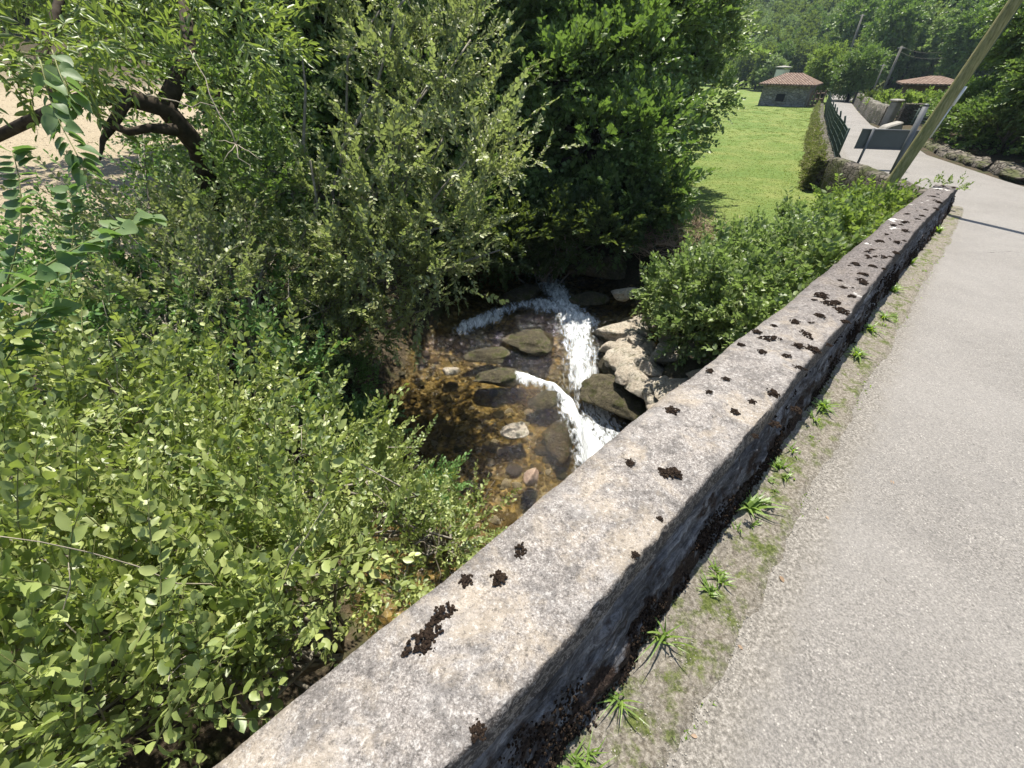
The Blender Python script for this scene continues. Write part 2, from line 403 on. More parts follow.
    M['l_hazel'] = leaf_mat('leaf_hazel', [(0.048, 0.100, 0.026), (0.096, 0.157, 0.043), (0.191, 0.265, 0.079)], .3, .48, .45, (.16, .28, .03))
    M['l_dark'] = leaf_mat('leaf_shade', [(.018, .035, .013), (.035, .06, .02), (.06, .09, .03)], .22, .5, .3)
    M['l_bramble'] = leaf_mat('leaf_bramble', [(0.061, 0.115, 0.038), (0.149, 0.223, 0.074), (0.297, 0.365, 0.155)], .38, .48, .7, (.18, .28, .05))
    M['l_light'] = leaf_mat('leaf_light', [(0.062, 0.112, 0.025), (0.125, 0.188, 0.037), (0.188, 0.250, 0.062)], .4, .5, .3, (.25, .36, .05))
    M['l_ivy'] = leaf_mat('leaf_ivy', [(.08, .07, .035), (.13, .11, .055), (.1, .115, .04), (.18, .16, .09)], .2, .6, .2)
    M['l_wood'] = leaf_mat('leaf_wood', [(0.019, 0.041, 0.013), (0.038, 0.071, 0.019), (0.064, 0.105, 0.027), (0.112, 0.158, 0.041)], .4, .6, .2)
    M['l_farwood'] = leaf_mat('leaf_farwood', [(.03, .06, .03), (.055, .095, .042), (.09, .135, .055)], .2, .7, .15)
    M['l_grass'] = leaf_mat('leaf_grass', [(.09, .13, .035), (.14, .185, .055), (.23, .26, .105)], .35, .6, .2, (.3, .38, .07))
    M['l_weed'] = leaf_mat('leaf_weed', [(.09, .17, .02), (.15, .27, .03), (.22, .33, .05)], .4, .4, .4, (.3, .45, .03))
    M['l_dry'] = leaf_mat('dry_brush', [(.16, .11, .075), (.26, .19, .14), (.36, .28, .22)], .15, .8, .1, (.25, .2, .1))
mk()

# ------------------------------------------------------------------ leaves, shoots, crowns
def leaf(kind):
    w = {'oval': .3, 'lance': .14, 'heart': .42, 'round': .4}.get(kind.split('_')[0], .3)
    if kind.endswith('_2'):
        V = [(0, 0, 0), (-w, .45, .1), (w, .45, .1), (0, 1, -.06)]
        return np.array(V, float), np.array([(0, 3, 1), (0, 2, 3)])
    if kind == 'heart':      # broad blade with a curved, slightly waved surface
        rows = np.array([0, .08, .2, .36, .54, .72, .88, 1.0]); wd = np.array([.10, .36, .46, .47, .40, .27, .12, .0]); cols = np.linspace(-1, 1, 5)
        V = []
        for y_, w_ in zip(rows, wd):
            for c_ in cols: V.append((c_ * w_, y_ - .06 * abs(c_) * (y_ < .15), .10 * abs(c_) * w_ * 2 - .16 * y_**2 + .025 * math.sin(y_ * 9 + c_ * 2) * abs(c_)))
        T = []
        for r_ in range(7):
            for c_ in range(4): a_ = r_ * 5 + c_; T += [(a_, a_ + 1, a_ + 6), (a_, a_ + 6, a_ + 5)]
        return np.array(V, float), np.array(T)
    ys = (.22, .48, .76); ws = (.74 * w, w, .72 * w); V = [(0, 0, 0)]
    for y_, w_ in zip(ys, ws): V += [(-w_, y_, .07 - .05 * y_), (0, y_ + .02, -.02 - .06 * y_**2), (w_, y_, .07 - .05 * y_)]
    V += [(0, 1, -.12)]
    T = [(0, 2, 1), (0, 3, 2)]
    for k_ in (1, 4): T += [(k_, k_ + 1, k_ + 4), (k_, k_ + 4, k_ + 3), (k_ + 1, k_ + 2, k_ + 5), (k_ + 1, k_ + 5, k_ + 4)]
    T += [(7, 8, 10), (8, 9, 10)]
    return np.array(V, float), np.array(T)
def frames(D, roll_sd=.5, g=rng):
    D = D / (np.linalg.norm(D, axis=1)[:, None] + 1e-9)
    up = np.tile([0, 0, 1.], (len(D), 1)); up[:, :2] += g.normal(0, .25, (len(D), 2))
    X = np.cross(D, up); X /= np.linalg.norm(X, axis=1)[:, None] + 1e-9
    Z = np.cross(X, D); r = g.normal(0, roll_sd, len(D)); c, s = np.cos(r)[:, None], np.sin(r)[:, None]
    X2 = X * c + Z * s; Z2 = -X * s + Z * c
    return np.stack([X2, D, Z2], axis=2)
def place(LV, LT, P, Rm, S):
    n, k = len(P), len(LV)
    V = np.einsum('nij,kj->nki', Rm, LV) * S[:, None, None] + P[:, None]
    T = LT[None] + (np.arange(n) * k)[:, None, None]
    return V.reshape(-1, 3), T.reshape(-1, 3)
def shoot(kind, n, length, leaflen, angle=55, opp=False, droop=.15, stem_r=.002, sub=0):
    """a leafy twig along +Y; returns V, T, mat index per tri, rnd per vertex"""
    LV, LT = leaf(kind)
    s = np.linspace(.08, 1, n); 
    if opp: s = np.repeat(np.linspace(.1, 1, n // 2), 2)[:n]; n = len(s)
    px = rng.normal(0, .03 * length) * s; 
    C = np.c_[np.sin(s * 2 + rng.random() * 6) * .04 * length, s * length, -droop * length * s**2]
    side = np.where(np.arange(n) % 2 == 0, 1, -1)
    a = np.radians(angle * (1 - .45 * s) + rng.normal(0, 14, n))
    D = np.c_[side * np.sin(a), np.cos(a), rng.normal(.05, .22, n)]
    D[-1] = (rng.normal(0, .2), 1, -.1)
    if sub:   # whorled spread around the twig as well
        D[:, 2] += rng.normal(0, sub, n)
    V, T = place(LV, LT, C, frames(D, .55), leaflen * (.75 + .4 * rng.random(n)) * (1 - .35 * np.maximum(0, s - .7) / .3))
    rn = np.repeat(rng.random(n) * .75, len(LV))
    k = 4; q = np.linspace(0, 1, k)
    SV, SF = tube(np.c_[np.sin(q * 2) * .02 * length, q * length, -droop * length * q**2], np.linspace(stem_r * 1.3, stem_r * .5, k), 3)
    ST = []
    for f in SF[:-2]: ST += [(f[0], f[1], f[2]), (f[0], f[2], f[3])]
    ST = np.array(ST) + len(V)
    return np.vstack([V, SV]), np.vstack([T, ST]), np.r_[np.zeros(len(T), int), np.ones(len(ST), int)], np.r_[rn, np.full(len(SV), .5)]
def shoots(kind, k=8, **kw): return [shoot(kind, **kw) for _ in range(k)]
def scatter(protos, P, D, S, roll=.5, drift=.35):
    """many copies of the shoots merged in one array"""
    pick = rng.integers(0, len(protos), len(P)); VV, TT, MM, RR = [], [], [], []; off = 0
    for k, (V, T, m, r) in enumerate(protos):
        q = np.where(pick == k)[0]
        if not len(q): continue
        v, t = place(V, T, P[q], frames(D[q], roll), S[q])
        VV.append(v); TT.append(t + off); off += len(v)
        MM.append(np.tile(m, len(q))); RR.append((np.tile(r, len(q)) + np.repeat(rng.random(len(q)) * drift, len(r))).clip(0, 1))
    return np.vstack(VV), np.vstack(TT), np.concatenate(MM), np.concatenate(RR)
def blob_points(blobs, dens, up=.5, shell=.55, gap=.45, gscale=1.6, keep=None, clip=None, fine=-.22):
    """points and outward directions through the outer part of each ellipsoid (cx,cy,cz,rx,ry,rz)"""
    P, D = [], []
    for b in blobs:
        c = np.array(b[:3]); r = np.array(b[3:6]); area = 4 * math.pi * ((r[0] * r[1])**1.6 / 3 + (r[0] * r[2])**1.6 / 3 + (r[1] * r[2])**1.6 / 3)**(1 / 1.6)
        n = int(area * dens)
        u = rng.normal(0, 1, (n, 3)); u /= np.linalg.norm(u, axis=1)[:, None]
        q = shell + (1 - shell) * rng.random(n)**.7
        lump = 1 + .22 * fbm(u * 1.7 + c, 1.3, 2, 5)
        p = c + u * r * (q * lump)[:, None]
        d = u / r * r.min(); d /= np.linalg.norm(d, axis=1)[:, None]
        d = d + np.array([0, 0, up]) + rng.normal(0, .4, (n, 3))
        P.append(p); D.append(d)
    P = np.vstack(P); D = np.vstack(D)
    k = (fbm(P, gscale, 2, 11) > -gap) & (fbm(P, gscale * 3.2, 2, 13) > fine)
    if keep is not None: k &= keep(P)
    # drop what lies deep inside another blob
    for b in blobs:
        e = (((P - np.array(b[:3])) / np.array(b[3:6]))**2).sum(1); k &= e > .22
    return P[k], D[k]
def sprays(blobs, dens, reach, keep=None, up=.8):
    """long shoots standing proud of the mass: chains of twigs beyond the surface"""
    P, D = [], []
    for b in blobs:
        c = np.array(b[:3]); r = np.array(b[3:6]); n = max(1, int(dens * 4 * math.pi * r[0] * r[2]))
        u = rng.normal(0, 1, (n, 3)); u[:, 2] = np.abs(u[:, 2]) + .1; u /= np.linalg.norm(u, axis=1)[:, None]
        d = u + [0, 0, up] + rng.normal(0, .45, (n, 3)); d /= np.linalg.norm(d, axis=1)[:, None]
        ln = reach * rng.uniform(.4, 1.2, n)
        for q in (0, .5, 1.0): P.append(c + u * r * .95 + d * (ln * q)[:, None]); D.append(d + rng.normal(0, .12, d.shape))
    P = np.vstack(P); D = np.vstack(D)
    if keep is not None: k = keep(P + D * .15); P, D = P[k], D[k]
    return P, D
def px_blobs(rows):
    out = []
    for px, py, z, *r in rows:
        c = onz(px, py, z); r = r if len(r) == 3 else [r[0], r[0], r[0] * .8]
        out.append((c[0], c[1], c[2], *r))
    return out
def foliage(name, protos, P, D, smin, smax, mats, parent, roll=.5, smooth=False):
    S = smin + (smax - smin) * rng.random(len(P))
    V, T, m, r = scatter(protos, P, D, S, roll)
    return obj(name, V, T, mats, parent, mi=m, rnd=r, smooth=len(protos[0][0]) > 100)
def limbs(name, base, targets, r0, mat, parent, sag=.12, jit=.04, k=6, tip=.25):
    mb = MB()
    for t in targets:
        p = bend(base, t, sag, 7, jit); mb.tube(p, np.linspace(r0, r0 * tip, 7), k)
    return mb.build(name, mat, parent, smooth=True)

SH = {
 'shrub': shoots('oval', 10, n=13, length=.24, leaflen=.044, angle=58, stem_r=.0016, sub=.35),
 'shrub_s': shoots('oval', 8, n=14, length=.2, leaflen=.033, angle=58, stem_r=.0014, sub=.35),
 'broad': shoots('oval', 8, n=9, length=.28, leaflen=.075, angle=60, stem_r=.002, sub=.25),
 'willow': shoots('oval', 8, n=13, length=.32, leaflen=.064, angle=50, stem_r=.0022, sub=.35),
 'ash': shoots('lance', 8, n=11, length=.3, leaflen=.115, angle=50, opp=True, stem_r=.0022, droop=.3),
 'hazel': shoots('round_2', 8, n=10, length=.42, leaflen=.125, angle=62, stem_r=.004, sub=.2),
 'hazel_n': shoots('round', 8, n=11, length=.38, leaflen=.085, angle=62, stem_r=.003, sub=.2),
 'bramble': shoots('oval', 8, n=11, length=.34, leaflen=.095, angle=68, stem_r=.003, sub=.5),
 'clump': shoots('round_2', 8, n=14, length=.9, leaflen=.34, angle=70, stem_r=.01, sub=.5),
 'far': shoots('round_2', 5, n=7, length=1.8, leaflen=1.3, angle=75, stem_r=.01, sub=.6),
}

# ------------------------------------------------------------------ terrain
LEFT = np.array([(-6, -6), (-2, -2), (0, 0), (8.15, 8.2), (8.8, 10.2), (9.36, 13.02), (13.26, 19.8), (19.9, 31.), (29.2, 46.3), (38, 60), (44, 70), (46, 82)], float)
RIGHT = np.array([(-3.3, -8.7), (.7, -4.7), (2.7, -2.7), (6.4, 1), (9.6, 4.8), (11.1, 7.8), (11.9, 10.9), (13.2, 14.8), (15.5, 18.7), (18.4, 24.8), (24.5, 34.8), (35.1, 51.8), (42, 61), (48, 70), (50, 82)], float)
ROADPOLY = np.vstack([LEFT, RIGHT[::-1]])
def inside(x, y, poly):
    c = np.zeros(x.shape, bool); j = len(poly) - 1
    for i in range(len(poly)):
        xi, yi = poly[i]; xj, yj = poly[j]
        with np.errstate(divide='ignore', invalid='ignore'):
            k = ((yi > y) != (yj > y)) & (x < (xj - xi) * (y - yi) / (yj - yi + 1e-12) + xi)
        c ^= k; j = i
    return c
def pdist(x, y, line):
    best = np.full(x.shape, 1e9)
    for a, b in zip(line[:-1], line[1:]):
        d = b - a; t = np.clip(((x - a[0]) * d[0] + (y - a[1]) * d[1]) / (d @ d), 0, 1)
        best = np.minimum(best, np.hypot(x - a[0] - t * d[0], y - a[1] - t * d[1]))
    return best
# stream: centre, left and right half widths by y
RY = [-14, -5, -1, 1, 2.5, 4, 5.5, 7, 8.5, 10, 12, 15, 20, 30, 60]
RC = [6, 3.2, 1.6, .9, .5, .3, .3, .5, .6, .7, .3, -1, -4, -10, -30]
RL = [1.5, 1.5, 1.6, 1.8, 2.1, 2.4, 2.2, 1.9, 1.6, 1.6, 1.6, 1.6, 1.6, 1.6, 2]
RR_ = [1.5, 1.5, 1.6, 1.6, 1.7, 2.0, 2.2, 2.1, 1.6, 1.2, 1.2, 1.5, 1.5, 1.5, 2]
FALL = np.array([onz(p, q, -2.8)[:2] for p, q in ((500, 365), (524, 376), (552, 386), (572, 402), (580, 425), (582, 455), (578, 500), (560, 600))])
def fall_side(x, y):
    """signed distance: positive on the low (right) side of the little fall"""
    best = np.full(x.shape, 1e9); sg = np.ones(x.shape)
    for a, b in zip(FALL[:-1], FALL[1:]):
        d = b - a; t = np.clip(((x - a[0]) * d[0] + (y - a[1]) * d[1]) / (d @ d), 0, 1)
        e = np.hypot(x - a[0] - t * d[0], y - a[1] - t * d[1])
        cr = d[0] * (y - a[1]) - d[1] * (x - a[0]); m = e < best
        best[m] = e[m]; sg[m] = np.where(cr[m] > 0, 1, -1)
    return best * sg
ZP = -2.8
def zwater(x, y):
    up = .34 * sstep(6.3, 8.2, y + .25 * x) + .12 * sstep(9.5, 10.5, y)
    low = -.42 * sstep(-.05, .22, fall_side(x, y)) * (1 - sstep(5.2, 6.6, y))
    return ZP + up + low
def chan(x, y):
    """distance outside the stream channel (negative inside)"""
    c = np.interp(y, RY, RC); l = np.interp(y, RY, RL); r = np.interp(y, RY, RR_)
    w = .25 * fbm(np.stack([x, y, x * 0], -1).reshape(-1, 3), .9, 3, 3).reshape(x.shape)
    return np.maximum(c - l - x, x - c - r) + w, np.where(x < c, -1, 1)
def height(x, y):
    P = np.stack([x, y, x * 0], -1).reshape(-1, 3)
    nz = fbm(P, .5, 4, 9).reshape(x.shape); fine = fbm(P, 4, 3, 19).reshape(x.shape)
    e, side = chan(x, y)
    zw = zwater(x, y)
    mead = -1.45 - .022 * (np.maximum(y, 4) - 10).clip(-6, 70) + .04 * nz
    left = -.95 + .02 * (-x).clip(0, 60) + .1 * nz
    lvl = np.where(side < 0, left, mead)
    # hills round the valley
    d1 = x * .9 + y * .32 - 66
    d2 = (-x) * .8 + y * .2 - 34
    lvl = lvl + np.where(d1 > 0, np.minimum(d1 * .26, 40), 0) + np.where(d2 > 0, np.minimum(d2 * .3, 45), 0)
    lvl = lvl + np.clip((y - 230) * .42, 0, 120) * sstep(0, 1, (y - 230) / 200 + .4)
    bw = np.where(side < 0, 2.4, 1.7)
    z = zw - .22 + (lvl - zw + .22) * sstep(-.1, 1, e / bw)
    depth = sstep(0, -.6, e)
    z = z - depth * .1 + fine * np.where(e < .3, .07, .03)
    # embankment carrying the road
    dr = np.minimum(pdist(x, y, LEFT), pdist(x, y, RIGHT)); ins = inside(x, y, ROADPOLY)
    L, n = LN(x, y); zr = zroad(L)
    dd = np.where(ins, 0, dr)
    w = np.where(L < 11, 1 - sstep(0, .9, dd - .3), sstep(.02, .5, np.where(ins, dr, 0)))
    right_side = (~ins) & (pdist(x, y, RIGHT) < pdist(x, y, LEFT))
    w2 = 1 - sstep(0, 7, dd)
    w = np.where(right_side, w2, w)
    arch = (L > .1) & (L < 3.9) | (e < .25)
    w = np.where(arch & (L < 8), 0, w)
    z = z + (zr - .05 - z) * w
    rs = right_side & ~(e < .3)
    z = np.where(rs, np.maximum(z, zr - .05 + np.clip(dd * .12, 0, 3) + .06 * nz), z)
    return z, e, side, dd, right_side, ins
def spaced(lo, hi, a, b, d, g=1.07):
    mid = list(np.arange(a, b + 1e-6, d)); s = d; v = b; up = []
    while v < hi: s *= g; v += s; up.append(v)
    s = d; v = a; dn = []
    while v > lo: s *= g; v -= s; dn.append(v)
    return np.array(dn[::-1] + mid + up)
xs = spaced(-700, 900, -6, 14, .095, 1.055); ys = spaced(-300, 1200, -2, 20, .095, 1.05)
GX, GY = np.meshgrid(xs, ys, indexing='ij')
Z, E_, SIDE, DD, RS, INS = height(GX, GY)
grass = ((SIDE > 0) & ~RS & (E_ > 1.3)).astype(float) * sstep(1.3, 2.2, E_) + ((RS) & (DD > 2.5)) * .5
tan = ((SIDE < 0) & (E_ > 1.2)).astype(float) * sstep(2.2, 4.5, E_) * (1 - sstep(45, 60, np.hypot(GX, GY)))
bed = sstep(.45, -.05, E_)
V = np.c_[GX.ravel(), GY.ravel(), Z.ravel()]
gobj = obj('ground', V, grid_faces(len(xs), len(ys)), M['terrain'], smooth=True, attrs={'grass': grass.ravel(), 'tan': tan.ravel(), 'bed': bed.ravel()})
tag(gobj, kind='structure')
def gz(x, y):
    x = np.atleast_1d(np.asarray(x, float)); y = np.atleast_1d(np.asarray(y, float)); return height(x, y)[0]

# road
def ribbon(A, B, n, dz, wob=0):
    sa = np.r_[0, np.cumsum(np.hypot(*np.diff(A, axis=0).T))]; sb = np.r_[0, np.cumsum(np.hypot(*np.diff(B, axis=0).T))]
    return sa, sb
def resample(A, n):
    s = np.r_[0, np.cumsum(np.hypot(*np.diff(A, axis=0).T))]; s /= s[-1]
    q = np.linspace(0, 1, n)**1.3; return np.c_[np.interp(q, s, A[:, 0]), np.interp(q, s, A[:, 1])]
KL = [1, 3, 4, 5, 6, 7, 8, 9, 10, 11]; KR = [2, 5, 6, 7, 8, 9, 11, 12, 13, 14]
RV = []
def road_strip():
    A = [LEFT[0]]; B = [RIGHT[0]]
    for a, b in zip(KL, KR):
        m = 24
        for t in np.linspace(0, 1, m + 1)[1:]:
            A.append(np.array(_pt(LEFT, KLs, a, t))); B.append(np.array(_pt(RIGHT, KRs, b, t)))
    return np.array(A), np.array(B)
KLs = {k: (KL[i - 1] if i else 0) for i, k in enumerate(KL)}; KRs = {k: (KR[i - 1] if i else 0) for i, k in enumerate(KR)}
def _pt(line, prev, k, t):
    seg = line[prev[k]:k + 1]; s = np.r_[0, np.cumsum(np.hypot(*np.diff(seg, axis=0).T))]; q = t * s[-1]
    return np.interp(q, s, seg[:, 0]), np.interp(q, s, seg[:, 1])
A, B = road_strip()
m = 22; tt = np.r_[0, .05, .06, .07, .08, .1, .12, .14, .17, np.linspace(.2, 1, 13)]
PX = A[:, None, 0] * (1 - tt) + B[:, None, 0] * tt; PY = A[:, None, 1] * (1 - tt) + B[:, None, 1] * tt
PZ = zroad((PX + PY) / 2**.5) + .02 * np.sin(tt * math.pi)[None]
V = np.c_[PX.ravel(), PY.ravel(), PZ.ravel()]
tag(obj('road', V, grid_faces(len(A), m), M['asphalt'], smooth=True, attrs={'side': np.clip(1.0 - (tt[None] * 3.8 - .2) / .22, 0, 1).repeat(len(A), 0).ravel()}), kind='structure')

# verge strip at the foot of the parapet: dirt, spilled gravel
Ls = np.r_[np.arange(-1.5, 4, .02), np.arange(4, 11.7, .05)]; ns = np.linspace(.12, -.36, 26)
LL, NN = np.meshgrid(Ls, ns, indexing='ij')
edge = .18 + .06 * np.clip(LL / 4, 0, 1) + .018 * fbm(np.c_[LL.ravel(), NN.ravel(), NN.ravel() * 0], 16, 4, 6).reshape(LL.shape) + .04 * fbm(np.c_[LL.ravel() , LL.ravel() * 0, LL.ravel() * 0], 3, 3, 2).reshape(LL.shape)
prof = sstep(1.0, .55, -NN / edge) 
X, Y = XY(LL, NN - .1 * sstep(3, 10, LL))
P3 = np.c_[X.ravel(), Y.ravel(), 0 * X.ravel()]
ZZ = zroad(LL) - .012 + prof * (.028 + .012 * fbm(P3, 9, 4, 4).reshape(LL.shape)) + .006 * fbm(P3, 45, 2, 8).reshape(LL.shape) * prof + .02 * sstep(.03, -.1, -NN)
V = np.c_[X.ravel(), Y.ravel(), ZZ.ravel()]
tag(obj('verge', V, grid_faces(len(Ls), len(ns)), M['verge'], smooth=True, attrs={'edge': sstep(.5, 1, -NN / edge).ravel()}), kind='structure')

# ------------------------------------------------------------------ bridge with its parapet
bridge = thing('stone_bridge', 'stone bridge with a long pale concrete-topped parapet dotted with dark moss beside the road', 'bridge', (0.3, 0.9, -.3))
cp = [-2, 0, 1.5, 3, 5, 7, 9, 10.6, 11.6]
TOPL = [.55, .54, .53, .46, .42, .39, .34, .32, .30]
TOPR = [.235, .22, .175, .14, .13, .10, .05, .01, -.02]
BASE = [.07, .055, .035, .03, .02, -.04, -.1, -.12, -.12]
HT = [.5, .5, .5, .5, .5, .48, .44, .38, .32]
Ls = np.r_[np.arange(-1.6, 2.6, .013), np.arange(2.6, 6, .022), np.arange(6, 11.62, .04)]
tl, tr, bs, ht = [np.interp(Ls, cp, q) for q in (TOPL, TOPR, BASE, HT)]
def sweep(sec):
    """sec: list of (n(L), z(L)) -> grid"""
    N = np.stack([q[0] for q in sec], 1); Zs = np.stack([q[1] for q in sec], 1)
    LLg = np.repeat(Ls[:, None], N.shape[1], 1); X, Y = XY(LLg, N); return np.stack([X, Y, Zs + zroad(LLg)], -1), LLg, N
wav = .012 * fbm(np.c_[Ls, Ls * 0, Ls * 0], 2.2, 3, 21)
sec = []
sec.append((tl + .02, ht - .16)); sec.append((tl + .012, ht - .1)); sec.append((tl + .006, ht - .05)); sec.append((tl, ht - .02))
for q in np.linspace(0, 1, 26):
    s_ = q; n_ = tl + (tr - tl) * s_; sec.append((n_, ht + .012 * math.sin(math.pi * s_) - .0 + 0 * Ls))
rr_ = .012
for a in np.linspace(20, 70, 3): sec.append((tr - rr_ * math.sin(R(a)), ht - rr_ * (1 - math.cos(R(a)))))
for q in np.linspace(.02, .11, 6): sec.append((tr - rr_ - q * .1, ht - q))
G, LLg, Ng = sweep(sec); sh = G.shape; P = G.reshape(-1, 3)
old = sstep(1.6, 4.6, LLg).ravel() 
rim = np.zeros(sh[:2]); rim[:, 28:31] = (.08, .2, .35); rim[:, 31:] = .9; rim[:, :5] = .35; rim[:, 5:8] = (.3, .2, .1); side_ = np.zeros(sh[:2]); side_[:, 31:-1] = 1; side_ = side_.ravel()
d = .010 * fbm(P, 5, 3, 31) + .006 * fbm(P, 24, 3, 32) + .0035 * fbm(P, 90, 2, 33) + old * (.022 * fbm(P, 7, 3, 35) + .012 * fbm(P, 22, 2, 36))
ragged = -side_ * .011 * fbm(P, 22, 4, 34)
P = P + np.c_[0 * d, 0 * d, d * (1 - side_)]; nrm = np.array([-.707, .707, 0]); P = P + ragged[:, None] * nrm
P[:, :2] += (wav.repeat(sh[1]))[:, None] * np.array([-.707, .707])
coping = obj('coping', P, grid_faces(*sh[:2]), M['coping'], bridge, smooth=True, attrs={'age': old, 'rim': rim.ravel()})
copP = P.reshape(sh)
sec = []
for q in np.r_[np.linspace(0, 1, 30)]:
    zt = ht - .105; sec.append(((tr - .0225) * (1 - q) + bs * q, zt * (1 - q) - .06 * q))
G, LLg, Ng = sweep(sec); sh2 = G.shape; P = G.reshape(-1, 3)
low = np.tile(np.linspace(0, 1, sh2[1]), sh2[0])
rotP = np.c_[LN(P[:, 0], P[:, 1])[0] * .45, P[:, 2] * 1.6, P[:, 0] * 0]
d = .035 * np.abs(fbm(rotP, 7, 4, 41)) + .014 * fbm(P, 20, 3, 42) + .007 * fbm(P, 60, 2, 43) - .012
d *= sstep(0, .08, low) 
P = P + d[:, None] * np.array([.707, -.707, 0]); P[:, :2] += (wav.repeat(sh2[1]))[:, None] * np.array([-.707, .707])
obj('parapet_face', P, grid_faces(*sh2[:2]), M['face'], bridge, smooth=True, attrs={'low': low})
faceP = P.reshape(sh2)
# end cap
cap = [tuple(copP[-1, i]) for i in range(3, sh[1])] + [tuple(faceP[-1, i]) for i in range(1, sh2[1])] + [tuple(np.array(XY(11.6, .3) + (-1.4,)))]
obj('end_face', np.array(cap), [tuple(range(len(cap)))], M['masonry'], bridge)
# spandrel with arch, vault
Lb = np.r_[np.linspace(-5, -.05, 26), np.linspace(0, 4.0, 61), np.linspace(4.1, 11.6, 40)]
Lc, hw, zs, rise = 2.0, 1.98, -2.5, 1.75
inn = np.abs(Lb - Lc) < hw; zb = np.where(inn, zs + rise * np.sqrt(np.clip(1 - ((Lb - Lc) / hw)**2, 0, 1)), -4.2)
zt = zroad(Lb) + np.interp(Lb, cp, HT) - .15; no = np.interp(Lb, cp, TOPL) + .012
rows = 16; V = []
for i in range(rows):
    q = i / (rows - 1); z_ = zt * (1 - q) + zb * q; X, Y = XY(Lb, no + .03 * q); V.append(np.c_[X, Y, z_])
V = np.stack(V, 1).reshape(-1, 3); V[:, :2] += (.02 * fbm(V, 5, 3, 44))[:, None] * np.array([-.707, .707])
obj('spandrel', V, grid_faces(len(Lb), rows), M['masonry'], bridge, smooth=True)
th = np.linspace(0, math.pi, 33); lv = Lc + hw * np.cos(th); zv = zs + rise * np.sin(th)
lv = np.r_[lv[0], lv, lv[-1]]; zv = np.r_[-4.2, zv, -4.2]; nv = np.linspace(.52, -3.9, 12)
V = [np.c_[np.array(XY(lv, np.full(len(lv), n_))).T, zv] for n_ in nv]
obj('arch_vault', np.vstack(V), grid_faces(len(nv), len(lv)), M['masonry'], bridge, smooth=True)

# moss cushions
def lump(r, seed):
    import bmesh
    bm = bmesh.new(); bmesh.ops.create_icosphere(bm, subdivisions=1, radius=r)
    V = np.array([v.co[:] for v in bm.verts]); F = [tuple(v.index for v in f.verts) for f in bm.faces]; bm.free()
    V *= 1 + .35 * rng.normal(0, .5, (len(V), 1)); return V, F
def moss_mesh(seed, elong=1.):
    mb = MB(); n = 60
    for i in range(n):
        a = rng.random() * 6.283; q = math.sqrt(rng.random()); r = .0055 * (1.3 - .5 * q) 
        lobes = 1 + .22 * math.sin(a * 5 + seed)
        V, F = lump(r, seed); V[:, 2] *= .65
        mb.add(V + np.array([math.cos(a) * q * .025 * elong * lobes, math.sin(a) * q * .025 * lobes, .004 + .009 * (1 - q)]), F)
    return mesh_data('moss_clump', np.vstack(mb.V), mb.F, M['moss'], smooth=False)
mosses = [moss_mesh(i, e) for i, e in enumerate((1, 1.1, 1, 1.6, 1.3, 1, 2.0, 1.2))]
def cop_surface(x, y):
    L, n = LN(x, y); i = np.argmin(np.abs(Ls - L)); row = copP[i]; nn = LN(row[:, 0], row[:, 1])[1]
    j = np.argmin(np.abs(nn[4:34] - n)) + 4; return row[j]
spots = [(430, 637, 1.0), (421, 640, 1.15), (445, 612, .95), (437, 622, .8), (466, 581, .85), (499, 579, 1.0), (520, 551, .75), (629, 463, .8),
 (664, 473, 1.0), (676, 474, 1.0), (671, 471, .8), (671, 411, 1.2), (735, 412, .8), (752, 402, .7), (775, 425, 1.0), (709, 392, .7), (660, 519, .5), (635, 555, .6), (478, 731, .8),
 (710, 371, .8), (726, 379, .7), (773, 394, 1.1), (796, 410, .9), (755, 436, .6), (741, 345, .8), (762, 352, .9), (786, 356, .8), (800, 368, .7),
 (827, 345, .9), (806, 335, 1.0), (845, 322, 1.0), (795, 322, 1.0), (836, 303, 1.1), (852, 297, 1), (863, 283, 1.1), (843, 288, .9), (873, 266, 1.0), (884, 258, 1.1), (868, 252, .9), (897, 243, 1), (905, 231, 1), (893, 226, .9), (917, 219, 1), (925, 210, 1), (819, 316, 1.2), (757, 332, .9), (774, 326, .8)]
def put_moss(p, sc):
    o = link('moss_clump', mosses[rng.integers(0, len(mosses))], bridge); o.location = tuple(np.array(p) - np.array(bridge.location))
    o.rotation_euler = (rng.normal(0, .1), rng.normal(0, .1), rng.random() * 6.28); o.scale = (sc, sc, sc)
for px, py, sc in spots:
    q = onz(px, py, .48)
    for _ in range(4): s_ = cop_surface(q[0], q[1]); q = onz(px, py, s_[2])
    s_ = cop_surface(q[0], q[1]); tt_ = np.linalg.norm(q - [0, 0, EYE])
    put_moss((q[0], q[1], s_[2] - .002), sc * (1 + .07 * tt_) * .82)
for _ in range(50):
    i = rng.integers(np.searchsorted(Ls, 2.4), len(Ls)); j = rng.integers(12, 30); put_moss(copP[i, j] - [0, 0, .003], rng.uniform(.5, 1.5))
# ragged moss growing over the road face, too fine to count
mb = []; F = []
fv, ff = lump(1, 0); ff = np.array(ff)
n = 34000
ii = (rng.random(n)**1.1 * (len(Ls) - 1)).astype(int); jj = (rng.beta(1.5, 1.1, n) * (sh2[1] - 1)).astype(int)
pp = faceP[ii, jj]; keep = fbm(np.c_[pp[:, :2] * .8, pp[:, 2] * 1.5], 5, 3, 77) + .5 * (jj / sh2[1]) > .30
pp = pp[keep] + rng.normal(0, 1, (int(keep.sum()), 3)) * [.006, .006, .005]; r_ = rng.uniform(.0015, .0045, len(pp)) * (1 + ii[keep] / len(Ls) * 1.5)
V = (fv[None] * r_[:, None, None] + pp[:, None]).reshape(-1, 3); T = (ff[None] + (np.arange(len(pp)) * len(fv))[:, None, None]).reshape(-1, 3)
tag(obj('moss_crust', V, T, M['moss'], bridge), kind='stuff')

